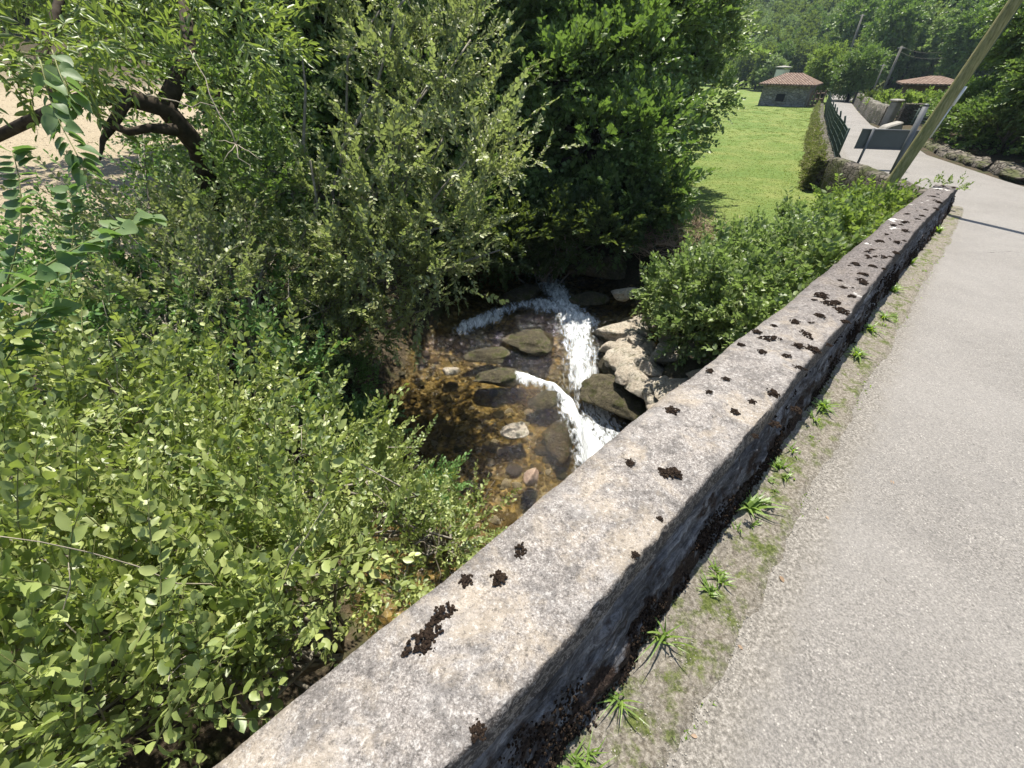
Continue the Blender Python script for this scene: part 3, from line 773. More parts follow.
# ------------------------------------------------------------------ stream water
wx = np.arange(-4.5, 4.6, .035); wy = np.arange(-2.5, 15, .035)
WX, WY = np.meshgrid(wx, wy, indexing='ij'); WZ = zwater(WX, WY)
def foam_line(pts, w):
    ln = np.array([onz(p, q, -2.8)[:2] for p, q in pts]); return np.clip(1.25 - pdist(WX, WY, ln) / w, 0, 1)
fo = .72 * foam_line([(524, 378), (548, 384), (566, 396), (578, 412)], .24)
fo = np.maximum(fo, .8 * foam_line([(578, 410), (590, 430), (598, 455), (602, 490)], .40))
fo = np.maximum(fo, .62 * foam_line([(464, 333), (478, 329), (496, 325)], .26)); fo = np.maximum(fo, .5 * foam_line([(496, 325), (520, 318), (545, 318)], .22))
fo = np.maximum(fo, .62 * foam_line([(540, 318), (562, 322), (584, 334)], .36))
fo = np.maximum(fo, .6 * foam_line([(532, 282), (548, 296), (566, 320), (577, 345), (584, 370)], .42))
fo = np.maximum(fo, .5 * foam_line([(584, 370), (600, 392), (614, 420), (632, 440)], .5))
fo = np.maximum(fo, .4 * foam_line([(500, 275), (530, 282)], .4)); fo = np.maximum(fo, .36 * foam_line([(600, 290), (575, 282)], .3))
Pw = np.c_[WX.ravel(), WY.ravel(), 0 * WX.ravel()]
zz = WZ + .012 * fbm(Pw, 5, 3, 51).reshape(WX.shape) + fo * (.045 * fbm(Pw, 5, 2, 52).reshape(WX.shape) + .05)
bump = .09 * np.exp(-(fall_side(WX, WY) + .02)**2 / .03) * (1 - sstep(5.2, 6.6, WY)) * sstep(2.4, 3.2, WY)
V = np.c_[WX.ravel(), WY.ravel(), (zz + bump).ravel()]
F = grid_faces(len(wx), len(wy)); ee, _ = chan(WX, WY); okv = (ee < .7).ravel(); F = F[okv[F].all(1)]
tag(obj('stream', V, F, M['water'], smooth=True, attrs={'foam': fo.ravel()}), kind='structure')

# ------------------------------------------------------------------ rocks
import bmesh
def rock_mesh(seed, sub=4, rough=.3, flat=.6):
    bm = bmesh.new(); bmesh.ops.create_icosphere(bm, subdivisions=sub, radius=1)
    V = np.array([v.co[:] for v in bm.verts]); F = np.array([[v.index for v in f.verts] for f in bm.faces]); bm.free()
    g = np.random.default_rng(seed)
    for _ in range(10):      # shear planes give flat facets
        nrm = g.normal(0, 1, 3); nrm /= np.linalg.norm(nrm); dcut = g.uniform(.45, .75); q = V @ nrm; V = V - np.outer(np.maximum(q - dcut, 0) * .85, nrm)
    V = V * (1 + rough * .85 * fbm(V + seed, 1.3, 4, seed))[:, None] + (.09 * np.abs(fbm(V + seed, 3.1, 4, seed + 3)))[:, None] * V
    V[:, 2] *= flat; return V, F
def rock(px, py, z, size, mat, label, name='boulder', group=None, seed=0, rz=0, sx=1.4, flat=.6, dz=0, cat='rock'):
    V, F = rock_mesh(seed, 5 if size > .3 else 4, .35, flat); c = onz(px, py, z)
    V[:, 0] *= sx; ca, sa = math.cos(rz), math.sin(rz)
    V = np.c_[V[:, 0] * ca - V[:, 1] * sa, V[:, 0] * sa + V[:, 1] * ca, V[:, 2]] * size
    o = link(name, mesh_data(name, V, F, M[mat], smooth=True)); o.location = (c[0], c[1], z + dz)
    return tag(o, label, cat, group)
RB = 'pale boulders on the right side of the stream'
B_ = [
 (622, 330, -2.55, .42, 'rock_pale', 'pale flat rock shelf at the top of the rock ledge beside the white water', 1, .3),
 (640, 352, -2.6, .5, 'rock_pale', 'cream rounded rock in the upper middle of the right ledge', 2, .8),
 (612, 358, -2.75, .38, 'rock_wet', 'mossy green wet rock along the right rim of the white water', 3, 1.6),
 (655, 378, -2.6, .5, 'rock_pale', 'long pale sloping rock slab just above the parapet edge', 4, 2.3),
 (672, 352, -2.35, .36, 'rock_pale', 'pale domed rock resting right of the ledge beside the bush', 5, .2),
 (690, 362, -2.35, .42, 'rock_wet', 'dark pitted rock below the bramble bush near the parapet', 6, .9),
 (630, 398, -2.95, .55, 'rock_wet', 'dark mossy rock at the foot of the right ledge beside the plunge', 7, 2.5),
 (664, 395, -2.7, .4, 'rock_pale', 'pale rock touching the parapet edge at the end of the ledge', 8, 1.1),
 (602, 335, -2.7, .32, 'rock_wet', 'olive algae-covered rock next to the upper white water', 9, .5),
 (700, 345, -2.2, .3, 'rock_pale', 'small cream rock partly under the bramble leaves', 10, 2),
 (645, 318, -2.45, .32, 'rock_pale', 'low tan stone by the still brown backwater', 11, .1),
 (684, 385, -2.45, .42, 'rock_pale', 'flat pale stone between the dark pitted rock and the parapet', 24, .4),
]
B_ += [(x_, y_, z_, s_, 'rock_pale', l_, sd_, r_) for x_, y_, z_, s_, l_, sd_, r_ in (
 (612, 345, -2.55, .2, 'small pale stone against the olive rock by the white water', 40, .2), (636, 336, -2.4, .17, 'small pale stone on top of the rock shelf', 41, 1.2),
 (650, 362, -2.35, .2, 'knobbly cream stone in the centre of the ledge', 42, 2.2), (626, 372, -2.5, .24, 'pale stone stepping down from the ledge to the white water', 43, .7),
 (668, 334, -2.35, .19, 'pale stone at the back of the ledge under the first leaves', 44, 1.9), (686, 338, -2.2, .16, 'tiny pale stone at the leaf edge of the bramble', 45, .4),
 (704, 372, -2.2, .2, 'pale stone tight against the parapet edge', 46, 2.7), (640, 385, -2.5, .2, 'thin pale slab above the dark mossy rock', 47, 2.4), (655, 406, -2.6, .2, 'last pale stone before the parapet hides the ledge', 48, 1.4))]
for px, py, z, s, mt, lab, sd, rz in B_: rock(px, py, z, s, mt, lab, group=RB, seed=sd, rz=rz, sx=1.5, dz=-.08)
rock(624, 293, -2.2, .25, 'rock_pale', 'sunlit pale angular stone at the dark upper end of the stream', seed=12, rz=.3, sx=1.5, flat=.5)
rock(500, 377, -2.78, .34, 'rock_wet', 'rounded olive boulder breaking the surface of the brown pool', seed=13, rz=.1, sx=1.5, flat=.45)
rock(516, 431, -2.78, .17, 'rock_pale', 'small grey oval stone poking out of the pool', seed=14, rz=.4, sx=1.5, flat=.5, name='stone')
rock(532, 475, -2.78, .13, 'rock_brick', 'orange pink brick-like stone standing in the shallows by the parapet', seed=15, rz=1.5, sx=1.4, flat=.8, name='stone')
rock(450, 370, -2.8, .14, 'rock_pale', 'small pale stone at the upper left of the pool', seed=16, sx=1.4, flat=.5, name='stone')
rock(534, 342, -2.74, .42, 'rock_wet', 'mossy rock hump splitting the white water above the pool', seed=17, rz=-.2, sx=1.6, flat=.4, dz=-.02)
rock(492, 354, -2.78, .3, 'rock_wet', 'low dark rock left of the mossy hump', seed=18, rz=.1, sx=1.7, flat=.35)
rock(517, 297, -2.5, .4, 'rock_wet', 'dark wet rock in the shaded upper rapids', seed=19, rz=.6, sx=1.5, flat=.45)
rock(560, 442, -2.95, .3, 'rock_wet', 'submerged olive rock shelf left of the plunging water', seed=20, rz=1.3, sx=1.6, flat=.35)
rock(550, 398, -2.82, .3, 'rock_wet', 'smooth brown rock under the lip of the fall', seed=21, rz=.3, sx=1.5, flat=.35)
rock(592, 300, -2.45, .3, 'rock_wet', 'dark stone beside the upper backwater', seed=22, rz=.3, sx=1.5, flat=.5)
rock(600, 268, -2.1, .5, 'rock_wet', 'large dark rock in the deep shade under the trees', seed=23, rz=.3, sx=1.5, flat=.6)
rock(660, 232, -1.5, .4, 'rock_wet', 'dark bank rock under the tree near the brushwood', seed=29, rz=.3, sx=1.3, flat=.6)
# loose stones on the bed, one of each kind then copies
st_meshes = [mesh_data('stone', *(lambda q: (q[0] * [1.3, 1, 1], q[1]))(rock_mesh(100 + i, 3, .3, .5)), M[['rock_orange', 'rock_wet', 'rock_pale', 'rock_orange', 'rock_wet'][i]], smooth=True) for i in range(5)]
labs = ['yellow brown algae-covered stone lying on the pool bed', 'dark brown stone lying on the pool bed', 'pale grey stone lying on the pool bed', 'yellow brown algae-covered stone lying on the pool bed', 'dark brown stone lying on the pool bed']
cnt = 0
while cnt < 280:
    px, py = rng.uniform(360, 580), rng.uniform(350, 540); c = onz(px, py, -2.85)
    if fall_side(np.array([c[0]]), np.array([c[1]]))[0] > -.08: continue
    k = rng.integers(0, 5) if rng.random() < .7 else rng.choice([0, 2]); s = .035 + .1 * rng.random()**1.8 * (1 if k != 2 else .6)
    o = link('stone', st_meshes[k]); o.location = (c[0], c[1], float(gz(c[0], c[1])[0]) + s * .15); o.scale = (s, s, s); o.rotation_euler = (0, 0, rng.random() * 6.3)
    tag(o, labs[k], 'stone', 'loose ' + labs[k].split(' lying')[0].rsplit(' ', 1)[0] + ' stones on the pool bed'); cnt += 1
# fine pebbles
def pebbles(name, P, smin, smax, mat, **kw):
    s = rng.uniform(smin, smax, len(P)); Rm = frames(rng.normal(0, 1, (len(P), 3)) * [1, 1, .2], .3)
    V, T = place(fv * [1.2, 1, .6], ff, P, Rm, s); return obj(name, V, T, mat, **kw)
Pn = []
while len(Pn) < 5200:
    px, py = rng.uniform(300, 720), rng.uniform(270, 560); c = onz(px, py, -2.9); Pn.append(c[:2])
Pn = np.array(Pn); zz_ = gz(Pn[:, 0], Pn[:, 1]); e_, _ = chan(Pn[:, 0], Pn[:, 1]); k = e_ < .5
tag(pebbles('river_gravel', np.c_[Pn, zz_][k], .012, .05, M['rock_orange']), 'brown river gravel covering the stream bed', 'gravel', kind='stuff')
n = 12000; l_ = rng.beta(1.1, 2.2, n) * 11.6 - 1.2; nn = -rng.beta(2, 2.0, n) * .5 + .02
k = np.abs(fbm(np.c_[l_, nn, 0 * l_], 5, 2, 5)) < .7; l_, nn = l_[k], nn[k]
x_, y_ = XY(l_, nn - .1 * sstep(3, 10, l_))
edge_ = np.clip(1 + nn / .26, 0, 1)
tag(pebbles('verge_gravel', np.c_[x_, y_, zroad(l_) + .001 + edge_ * .016], .0010, .0030, M['pebble']), 'loose pale grit along the foot of the parapet', 'gravel', kind='stuff')

# ------------------------------------------------------------------ verge plants
def blades(n, h, w, spread, mat, flop=.8):
    V, T, r = [], [], []; 
    for i in range(n):
        a = rng.random() * 6.283; q = 4; hh = h * rng.uniform(.5, 1.1); f_ = flop * rng.uniform(.4, 1.2)
        s = np.linspace(0, 1, q + 1); rad = f_ * hh * s**1.6; zz = hh * (s - .45 * f_ * s**2.2)
        c = np.c_[math.cos(a) * rad, math.sin(a) * rad, zz]; c[:, :2] += rng.normal(0, spread, 2)
        sd = np.array([-math.sin(a), math.cos(a), 0]) * w; ww = (1 - s**1.5)[:, None] * .9 + .08
        base = len(V) ; V += list(c + sd * ww) + list(c - sd * ww)
        for j in range(q): T += [(base + j, base + j + 1, base + q + 2 + j), (base + j, base + q + 2 + j, base + q + 1 + j)]
        r += [rng.random()] * (2 * q + 2)
    return np.array(V), np.array(T), np.array(r)
def weed(px, py, h, n, label, w=.004, rosette=False):
    c = onz(px, py, 0); L, n_ = LN(c[0], c[1]); 
    for _ in range(3): c = onz(px, py, float(zroad(L)) + .015); L, n_ = LN(c[0], c[1])
    V, T, r = blades(n, h, w, .012, None, 1.0 if not rosette else 1.4)
    o = link('weed_tuft', mesh_data('weed_tuft', V, T, M['l_weed'], rnd=r)); o.location = tuple(c)
    tag(o, label, 'weed', 'weeds along the foot of the parapet')
for k_ in range(16):
    q_ = rng.random(); bx, by = (575 + (935 - 575) * q_**.8, 0); by = np.interp(bx, [565, 640, 745, 850, 945], [768, 690, 510, 350, 232]) + rng.uniform(-2, 14)
    weed(bx + rng.uniform(2, 14), by, rng.uniform(.025, .07), int(rng.integers(6, 16)), 'one of the smallest grass sprigs scattered along the parapet foot', rng.uniform(.003, .006))
weed(663, 638, .16, 12, 'long-bladed green grass tuft with shadows on the grit at the foot of the parapet', .005)
weed(748, 508, .13, 26, 'bright broad-leaved green weed tuft beside the parapet, largest of them', .010, True)
weed(620, 702, .10, 18, 'small green tuft low at the parapet foot near the picture bottom', .004)
weed(576, 765, .08, 22, 'pale green tuft at the bottom edge of the photo', .005)
weed(710, 592, .06, 18, 'little low weed between the two large tufts', .006)
weed(716, 572, .05, 14, 'little low weed just above another between the large tufts', .005)
weed(735, 530, .07, 10, 'thin grass tuft just below the bright broad-leaved weed', .004)
weed(778, 468, .07, 20, 'yellowish weed above the bright broad-leaved tuft', .008)
weed(786, 478, .05, 14, 'tiny grass tuft on the grit edge above the broad-leaved weed', .006)
weed(822, 408, .09, 26, 'clumped weed at the parapet foot half way along the wall', .009, True)
weed(812, 418, .06, 14, 'small tuft just before the clump half way along the wall', .006)
weed(856, 356, .09, 24, 'low weed cushion on the far half of the verge', .010, True)
weed(870, 330, .09, 24, 'pale weed cushion farther along the verge', .010, True)
weed(884, 318, .08, 20, 'spreading weed where the verge narrows', .010, True)
weed(893, 292, .10, 22, 'green weed under the rough far parapet', .010)
weed(910, 264, .12, 22, 'weed at the foot of the far parapet', .012)
weed(938, 232, .13, 22, 'last weed tuft before the end of the parapet', .012)
# a few dead leaves and twigs lying on the road and the parapet
for k_, (px, py, s_) in enumerate(((790, 575, .03), (860, 690, .025), (742, 640, .02), (905, 470, .03), (700, 735, .02), (835, 505, .02))):
    V, T = leaf('oval'); V = V * [1, 1, 1.2] * s_; p = onz(px, py, 0); p[2] = float(zroad(LN(p[0], p[1])[0])) + .006
    o = link('dead_leaf', mesh_data('dead_leaf', V, T, M['l_dry'], rnd=np.full(len(V), .1 + .12 * k_), smooth=True)); o.location = tuple(p); o.rotation_euler = (.06, .05, k_ * 1.9)
    tag(o, 'small dry brown leaf lying on the road surface', 'leaf', 'dry leaves lying on the road')
# short moss and grass mat
n = 9000; l_ = rng.beta(1.2, 1.6, n) * 12 - 1.2; nn = .03 - rng.beta(1.2, 3.4, n) * .26
k = fbm(np.c_[l_ * 1.0, nn * 2, 0 * l_], 3.2, 3, 15) > .12 - .03 * l_; l_, nn = l_[k], nn[k]; x_, y_ = XY(l_, nn - .1 * sstep(3, 10, l_))
bp = []
for _ in range(6):
    V, T, r = blades(5, .02, .0022, .006, None, .9); bp.append((V, T, np.zeros(len(T), int), r))
S = rng.uniform(.5, 1.6, len(x_)) * (1 + .06 * np.maximum(l_, 0))
V, T, m_, r = scatter([(b[0] @ np.array([[1, 0, 0], [0, 0, -1], [0, 1, 0]]).T @ np.eye(3), b[1], b[2], b[3]) for b in bp], np.c_[x_, y_, zroad(l_) + .006], np.tile([0, 0, 1.], (len(x_), 1)) + rng.normal(0, .3, (len(x_), 3)), S, 1.5)
tag(obj('verge_grass', V, T, M['l_weed'], rnd=r), 'short grass and moss mat along the foot of the parapet', 'grass', kind='stuff')
# plant on the end of the parapet
t_ = thing('wall_plant', 'low green plant growing on top of the far end of the parapet', 'plant', (*XY(11.3, .15), -.25))
P, D = blob_points([(*XY(11.3, .15), -.22, .3, .25, .1)], 45, 1.0); foliage('leaves', SH['bramble'], P, D, .3, .55, [M['l_light'], M['stem_green']], t_)

# meadow grass
def field_grass(name, label, pts, h, w, mat, S=None):
    bp = []
    for _ in range(6):
        V, T, r = blades(5, h, w, .03, None, .5); bp.append((V @ np.array([[1, 0, 0], [0, 0, -1], [0, 1, 0]]).T, T, np.zeros(len(T), int), r))
    V, T, m_, r = scatter(bp, pts, np.tile([0, 0, 1.], (len(pts), 1)) + rng.normal(0, .1, (len(pts), 3)), rng.uniform(.5, 1.3, len(pts)) if S is None else S, 1.5)
    tag(obj(name, V, T, mat, rnd=r), label, 'grass', kind='stuff')
n = 60000; yy_ = 6.5 + 44 * rng.random(n)**1.7; xx_ = yy_ * (.3 + .45 * rng.random(n)) 
Zg, e_, sd_, dd_, rs_, in_ = height(xx_, yy_); k = (sd_ > 0) & (e_ > 1.5) & ~rs_ & ~in_ & (dd_ > .8) & (Zg < -1.2)
field_grass('meadow_grass', 'sunny yellow green meadow grass between the stream and the road', np.c_[xx_, yy_, Zg][k], .09, .008, M['l_grass'], (rng.uniform(.5, 1.2, n) * (1 + yy_ / 30))[k])
n = 9000; yy_ = 7 + 25 * rng.random(n)**1.4; xx_ = -yy_ * (.45 + .9 * rng.random(n)); Zg, e_, sd_, *_ = height(xx_, yy_); k = (sd_ < 0) & (e_ > 3.4)
field_grass('dry_grass', 'dry straw-coloured grass on the field behind the left trees', np.c_[xx_, yy_, Zg][k], .07, .008, M['l_dry'])

# ------------------------------------------------------------------ foreground and bank shrubs
def wall_clear(P):
    L, n = LN(P[:, 0], P[:, 1]); lim = np.interp(L, cp, TOPL)
    return (n > lim + .10 + .10 * (P[:, 2] < .45)) | (L > 13)
def shrub(name, label, rows, kind, dens, smin, smax, mats, base=None, up=.15, gap=.5, nb=10, r0=.014, group=None, cat='shrub', roll=.5, world_=False, gscale=1.6, shell=.55, tip=.25, spray=16, reach=.24, fine=-.22, stems=0):
    bl = rows if world_ else px_blobs(rows); c = np.mean([b[:3] for b in bl], 0)
    if base is None: base = (c[0], c[1], float(gz(c[0], c[1])[0]))
    t = thing(name, label, cat, base, group)
    P, D = blob_points(bl, dens, up, shell, gap, gscale, keep=wall_clear, fine=fine)
    if spray:
        P2, D2 = sprays(bl, spray, reach, wall_clear); P = np.vstack([P, P2]); D = np.vstack([D, D2])
    k = P[:, 2] > gz(P[:, 0], P[:, 1]); P, D = P[k], D[k]
    foliage('foliage', SH[kind], P, D, smin, smax, mats, t, roll)
    if stems:
        mb = MB()
        for b in [bl[i] for i in rng.integers(0, len(bl), stems)]:
            c0 = np.array(b[:3]) + rng.normal(0, .1, 3) - [0, 0, .1]; dv = np.array([rng.normal(0, .6), rng.normal(0, .6), .75]); dv /= np.linalg.norm(dv)
            p = bend(c0, c0 + dv * rng.uniform(.35, .8), .08, 7, .02)
            if wall_clear(p).all(): mb.tube(p, np.linspace(.0024, .0009, 7), 4)
        mb.build('dry_stems', M['twig'], t, True)
    q = rng.choice(len(P), min(nb, len(P)), replace=False)
    limbs('branches', base, P[q], r0, M['bark_grey'], t, .1, .05, 5, tip)
    return t
SM = [M['l_shrub'], M['stem_green']]
shrub('shrub', 'bright small-leaved green shrub filling the bottom left corner against the parapet', [
  (40, 740, .30, .26), (150, 700, .22, .24), (60, 620, .24, .3), (170, 620, .12, .26), (250, 650, .12, .24), (110, 770, .34, .24), (300, 590, .02, .26), (205, 545, .0, .28), (90, 545, .18, .3), (-60, 700, .25, .4), (-60, 560, .2, .45), (20, 680, .1, .4), (130, 640, -.1, .4), (230, 600, -.2, .36), (200, 720, .0, .3)],
  'shrub', 215, .55, 1.2, SM, base=(-1.0, .9, -1.1), nb=34, r0=.013, gscale=2.8, gap=.02, roll=.8, fine=.05, spray=20, reach=.3, stems=26)
shrub('shrub', 'pale green shrub of tiny leaves overhanging the pool beside the middle of the parapet', [
  (325, 570, -.12, .28), (390, 555, -.5, .28), (350, 510, -.35, .3), (430, 560, -.7, .22), (300, 505, -.1, .3), (440, 545, -1.1, .26), (385, 480, -.75, .26), (460, 535, -1.6, .24), (370, 530, -.9, .4)],
  'shrub_s', 180, .75, 1.25, SM, base=(-.6, 1.9, -1.8), nb=30, gscale=3, gap=.05, fine=.03, spray=22, reach=.28, stems=14)
shrub('shrub', 'sunlit yellow green shrub on the left edge above the bottom corner shrub', [
  (40, 475, .12, .3), (135, 470, -.02, .3), (225, 465, -.15, .28), (60, 410, -.05, .3), (165, 415, -.2, .32), (262, 420, -.45, .3), (318, 450, -.6, .28), (-40, 430, .15, .4), (290, 480, -.35, .28), (180, 450, -.5, .45), (80, 440, -.3, .4)],
  'shrub', 150, .7, 1.35, SM, base=(-2.2, 2.0, -1.0), nb=34, gscale=2.6, gap=.02, fine=.05, spray=20, reach=.42, stems=26)
shrub('shrub', 'darker green broad-leaved shrub on the left bank below the large vine leaves', [
  (60, 330, -.2, .4), (160, 335, -.45, .36), (245, 350, -.8, .36), (100, 285, -.4, .4), (190, 285, -.7, .4), (290, 380, -1.1, .32), (-20, 340, 0, .5), (280, 310, -1.0, .4), (120, 320, -.8, .6)],
  'broad', 70, .6, 1.1, [M['l_privet'], M['stem_green']], base=(-3.2, 3.2, -1.0), nb=30, r0=.016, gscale=2.2, gap=.15, spray=10, reach=.35, stems=16)
shrub('undergrowth_bush', 'shaded dark bush on the left bank under the willow', [
  (330, 330, -1.5, .5), (370, 330, -1.7, .4), (270, 260, -.9, .6), (200, 220, -.6, .6), (350, 290, -1.4, .5), (300, 390, -1.6, .4)],
  'shrub', 120, .8, 1.4, [M['l_bramble'], M['bark_grey']], base=(-2.8, 4.6, -1.6), nb=30, gap=.1, fine=-.05, spray=16, reach=.4, stems=16)
shrub('undergrowth_bush', 'sunlit leafy thicket between the broad-leaved shrub and the willow', [(150, 260, .0, .35), (210, 250, -.1, .35), (255, 235, -.2, .3), (290, 275, -.5, .3), (235, 300, -.4, .35), (320, 320, -.9, .28), (180, 310, -.2, .3), (345, 350, -1.3, .25)],
  'shrub', 110, .8, 1.5, [M['l_willow'], M['bark_grey']], base=(-3.0, 3.9, -1.2), nb=34, gap=.0, fine=.0, spray=22, reach=.45, stems=14)
shrub('undergrowth_bush', 'tangle of leafy stems in front of the dry field at the left', [
  (140, 235, -.2, .35), (95, 225, -.1, .3), (165, 190, .1, .4), (120, 260, -.3, .4), (40, 255, -.1, .3), (150, 150, .4, .3), (75, 265, -.2, .35)],
  'broad', 60, .5, .85, [M['l_privet'], M['bark_grey']], base=(-3.9, 4.0, -1.0), nb=30, gap=.1, spray=12, reach=.4, stems=14)
shrub('undergrowth_bush', 'low dark leafy bush at the water edge left of the pool', [
  (350, 385, -2.2, .3), (360, 440, -2.3, .3), (375, 415, -2.4, .2), (430, 500, -2.2, .24)], 'shrub', 150, .9, 1.3, [M['l_privet'], M['stem_green']], nb=10, group=None)

# willow-like tree over the pool
wb = []
for _ in range(46):
    k_ = rng.random(); px_ = 285 + 165 * rng.random(); py_ = -60 + 370 * k_; px_ += 30 * math.sin(k_ * 3)
    c = at(px_, py_, 4.7 + .9 * rng.random() + (px_ - 300) * .002); r = rng.uniform(.22, .5); wb.append((c[0], c[1], c[2], r * 1.25, r * 1.1, r * .55))
for a_, b_, t_ in ((455, 265, 5.6), (475, 235, 5.7), (425, 310, 5.5), (395, 330, 5.4), (485, 110, 5.9), (490, 180, 5.8), (440, 285, 5.5)):
    c = at(a_, b_, t_); wb.append((c[0], c[1], c[2], .34, .3, .18))
tw = thing('willow_tree', 'slender grey-green willow leaning over the pool in the middle left of the view', 'tree', (-2.9, 5.2, -1.9))
P, D = blob_points(wb, 50, .1, .3, .12, 2.6, fine=.02); P2, D2 = sprays(wb, 9, .42, None, .35); P = np.vstack([P, P2]); D = np.vstack([D, D2]); foliage('crown', SH['willow'], P, D, .7, 1.2, [M['l_willow'], M['bark_grey']], tw)
tops = [at(300, 40, 4.8), at(380, 10, 5.2), at(450, 60, 5.5), at(430, 230, 5.2), at(310, 160, 4.6), at(500, 250, 5.6)]
tops += [np.array(b[:3]) for b in wb[::3]]
limbs('trunk', (-2.9, 5.2, -2.0), tops, .04, M['bark_grey'], tw, .05, .03)
# the spray reaching out over the dark water
sp_ = [at(470, 225, 5.0), at(490, 160, 5.2), at(520, 140, 5.3), at(555, 152, 5.4), at(500, 140, 5.1), at(530, 165, 5.3)]
P = []; D = []
for a, b in zip([at(440, 240, 5.0)] * 3, [at(560, 152, 5.4), at(497, 130, 5.1), at(535, 135, 5.3)]):
    for q in np.linspace(.15, 1, 12): P.append(a + (b - a) * q + [0, 0, .12 * math.sin(q * 3)] + rng.normal(0, .05, 3)); D.append((b - a) / 1.5 + rng.normal(0, .45, 3) + [0, 0, .3])
foliage('outer_spray', SH['willow'], np.array(P), np.array(D), .7, 1.0, [M['l_willow'], M['bark_grey']], tw)

# bare twigs inside
tb = thing('dead_branch', 'bleached bare forked dead twig hanging in the shade of the left trees', 'branch', at(235, 140, 3.6))
mb = MB(); a = at(120, 88, 3.6); b = at(236, 144, 3.6); c_ = at(215, 103, 3.5); f1 = at(152, 97, 3.5)
mb.tube(bend(at(110, 80, 3.7), at(152, 96, 3.5), .03, 6, .02), np.linspace(.006, .006, 6), 5); mb.tube(bend(at(152, 96, 3.5), at(214, 106, 3.5), -.03, 6, .02), np.linspace(.006, .003, 6), 5)
mb.tube(bend(at(152, 96, 3.5), at(136, 75, 3.5), .02, 5, .03), np.linspace(.004, .002, 5), 5); mb.tube(bend(at(190, 50, 3.5), b, .02, 7, .02), np.linspace(.003, .005, 7), 5)
for q in ((215, 140), (240, 133), (222, 165), (262, 160), (250, 175)): mb.tube(bend(b, at(*q, 3.55), .04, 5, .04), np.linspace(.005, .0015, 5), 4)
mb.build('twig', M['twig'], tb, True)

# old dark tree at the left with bright ash-like leaves on top
ta = thing('ash_tree', 'tree with a thick dark twisted limb and bright narrow leaves at top left', 'tree', (-5.2, 5.6, -.9))
mb = MB()
pth = np.array([at(-60, 175, 4.2), at(-10, 140, 4.1), at(35, 118, 4.0), at(80, 100, 4.0), at(120, 96, 4.1), at(165, 108, 4.3), at(200, 150, 4.9), at(215, 215, 5.4)]); 
mb.tube(pth, [.04, .045, .05, .06, .08, .1, .12, .13], 9)
mb.tube(np.array([at(128, 98, 4.1), at(112, 125, 4.0), at(103, 140, 4.0), at(100, 160, 3.95)]), [.05, .045, .025, .008], 7)
mb.tube(np.array([at(112, 125, 4.0), at(128, 132, 4.0), at(150, 128, 4.1), at(175, 130, 4.3)]), [.04, .035, .04, .06], 7)
mb.tube(np.array([at(90, 99, 4.0), at(95, 108, 4.0), at(104, 128, 4.0)]), [.02, .018, .012], 6)
mb.tube(np.array([at(60, 108, 4.0), at(40, 60, 4.2), at(60, 0, 4.4), at(80, -80, 4.8)]), [.05, .045, .04, .03], 7)
mb.tube(np.array([at(165, 108, 4.3), at(190, 50, 4.6), at(180, -30, 5.0)]), [.09, .07, .05], 8)
mb.build('trunk', M['bark'], ta, True)
ab = [(c[0], c[1], c[2], r, r, r * .5) for c, r in ((at(40, 20, 3.3), .7), (at(130, 20, 3.4), .7), (at(220, 25, 3.6), .65), (at(90, 55, 3.5), .5), (at(170, 60, 3.5), .45), (at(230, 75, 3.8), .4), (at(-30, 50, 3.2), .6), (at(60, -40, 3.6), .9), (at(180, -40, 3.9), .9), (at(20, 75, 3.4), .35))]
P, D = blob_points(ab, 50, .1, .3, .08, 2.4, fine=.03); foliage('crown', SH['ash'], P, D, .75, 1.15, [M['l_ash'], M['stem_green']], ta)
# dark inner boughs
ib = [(c[0], c[1], c[2], r, r, r) for c, r in ((at(210, 120, 5.0), .8), (at(260, 200, 5.2), .8), (at(180, 180, 5.6), .45), (at(250, 90, 5.5), .8), (at(200, 250, 5.0), .55))]
P, D = blob_points(ib, 45, .2, .4, .5); foliage('inner_crown', SH['broad'], P, D, .6, 1.1, [M['l_hazel'], M['bark']], ta)

# large-leaved vine
def leaf_on(path, n, size, kind='heart', droop=-.3, both=True):
    LV, LT = leaf(kind); s = np.linspace(.05, 1, n); path = np.asarray(path); q = np.linspace(0, 1, len(path))
    C = np.stack([np.interp(s, q, path[:, i]) for i in range(3)], 1); T_ = np.gradient(C, axis=0); T_ /= np.linalg.norm(T_, axis=1)[:, None]
    sd = np.cross(T_, [0, 0, 1.]); sd /= np.linalg.norm(sd, axis=1)[:, None] + 1e-9; sg = np.where(np.arange(n) % 2, 1, -1)[:, None]
    D = sd * sg + T_ * .5 + np.array([0, 0, droop]) + rng.normal(0, .2, (n, 3))
    V, T = place(LV, LT, C + D * .015, frames(D, .35), size * rng.uniform(.7, 1.15, n)); return V, T, np.repeat(rng.random(n), len(LV))
def vine(label, px, t, n, size, droop=-.3, r=.004):
    path = np.array([at(a, b, tt_) for (a, b), tt_ in zip(px, t)]); q = np.linspace(0, 1, len(path)); s = np.linspace(0, 1, 12)
    path = np.stack([np.interp(s, q, path[:, i]) for i in range(3)], 1); path[1:-1] = (path[:-2] + path[1:-1] * 2 + path[2:]) / 4
    o = thing('vine', label, 'vine', path[0]); V, T, rr = leaf_on(path, n, size, droop=droop); obj('leaves', V, T, M['l_vine'], o, rnd=rr, smooth=True)
    V, F = tube(path, np.linspace(r, r * .5, 12), 5); obj('stem', V, F, M['stem_green'], o, smooth=True)
vine('arching spray of the largest pale green leaves at the left edge', [(-40, 330), (10, 290), (50, 262), (90, 240), (125, 225), (148, 216)], [1.75, 1.8, 1.9, 2.0, 2.1, 2.15], 40, .105, -.15, .005)
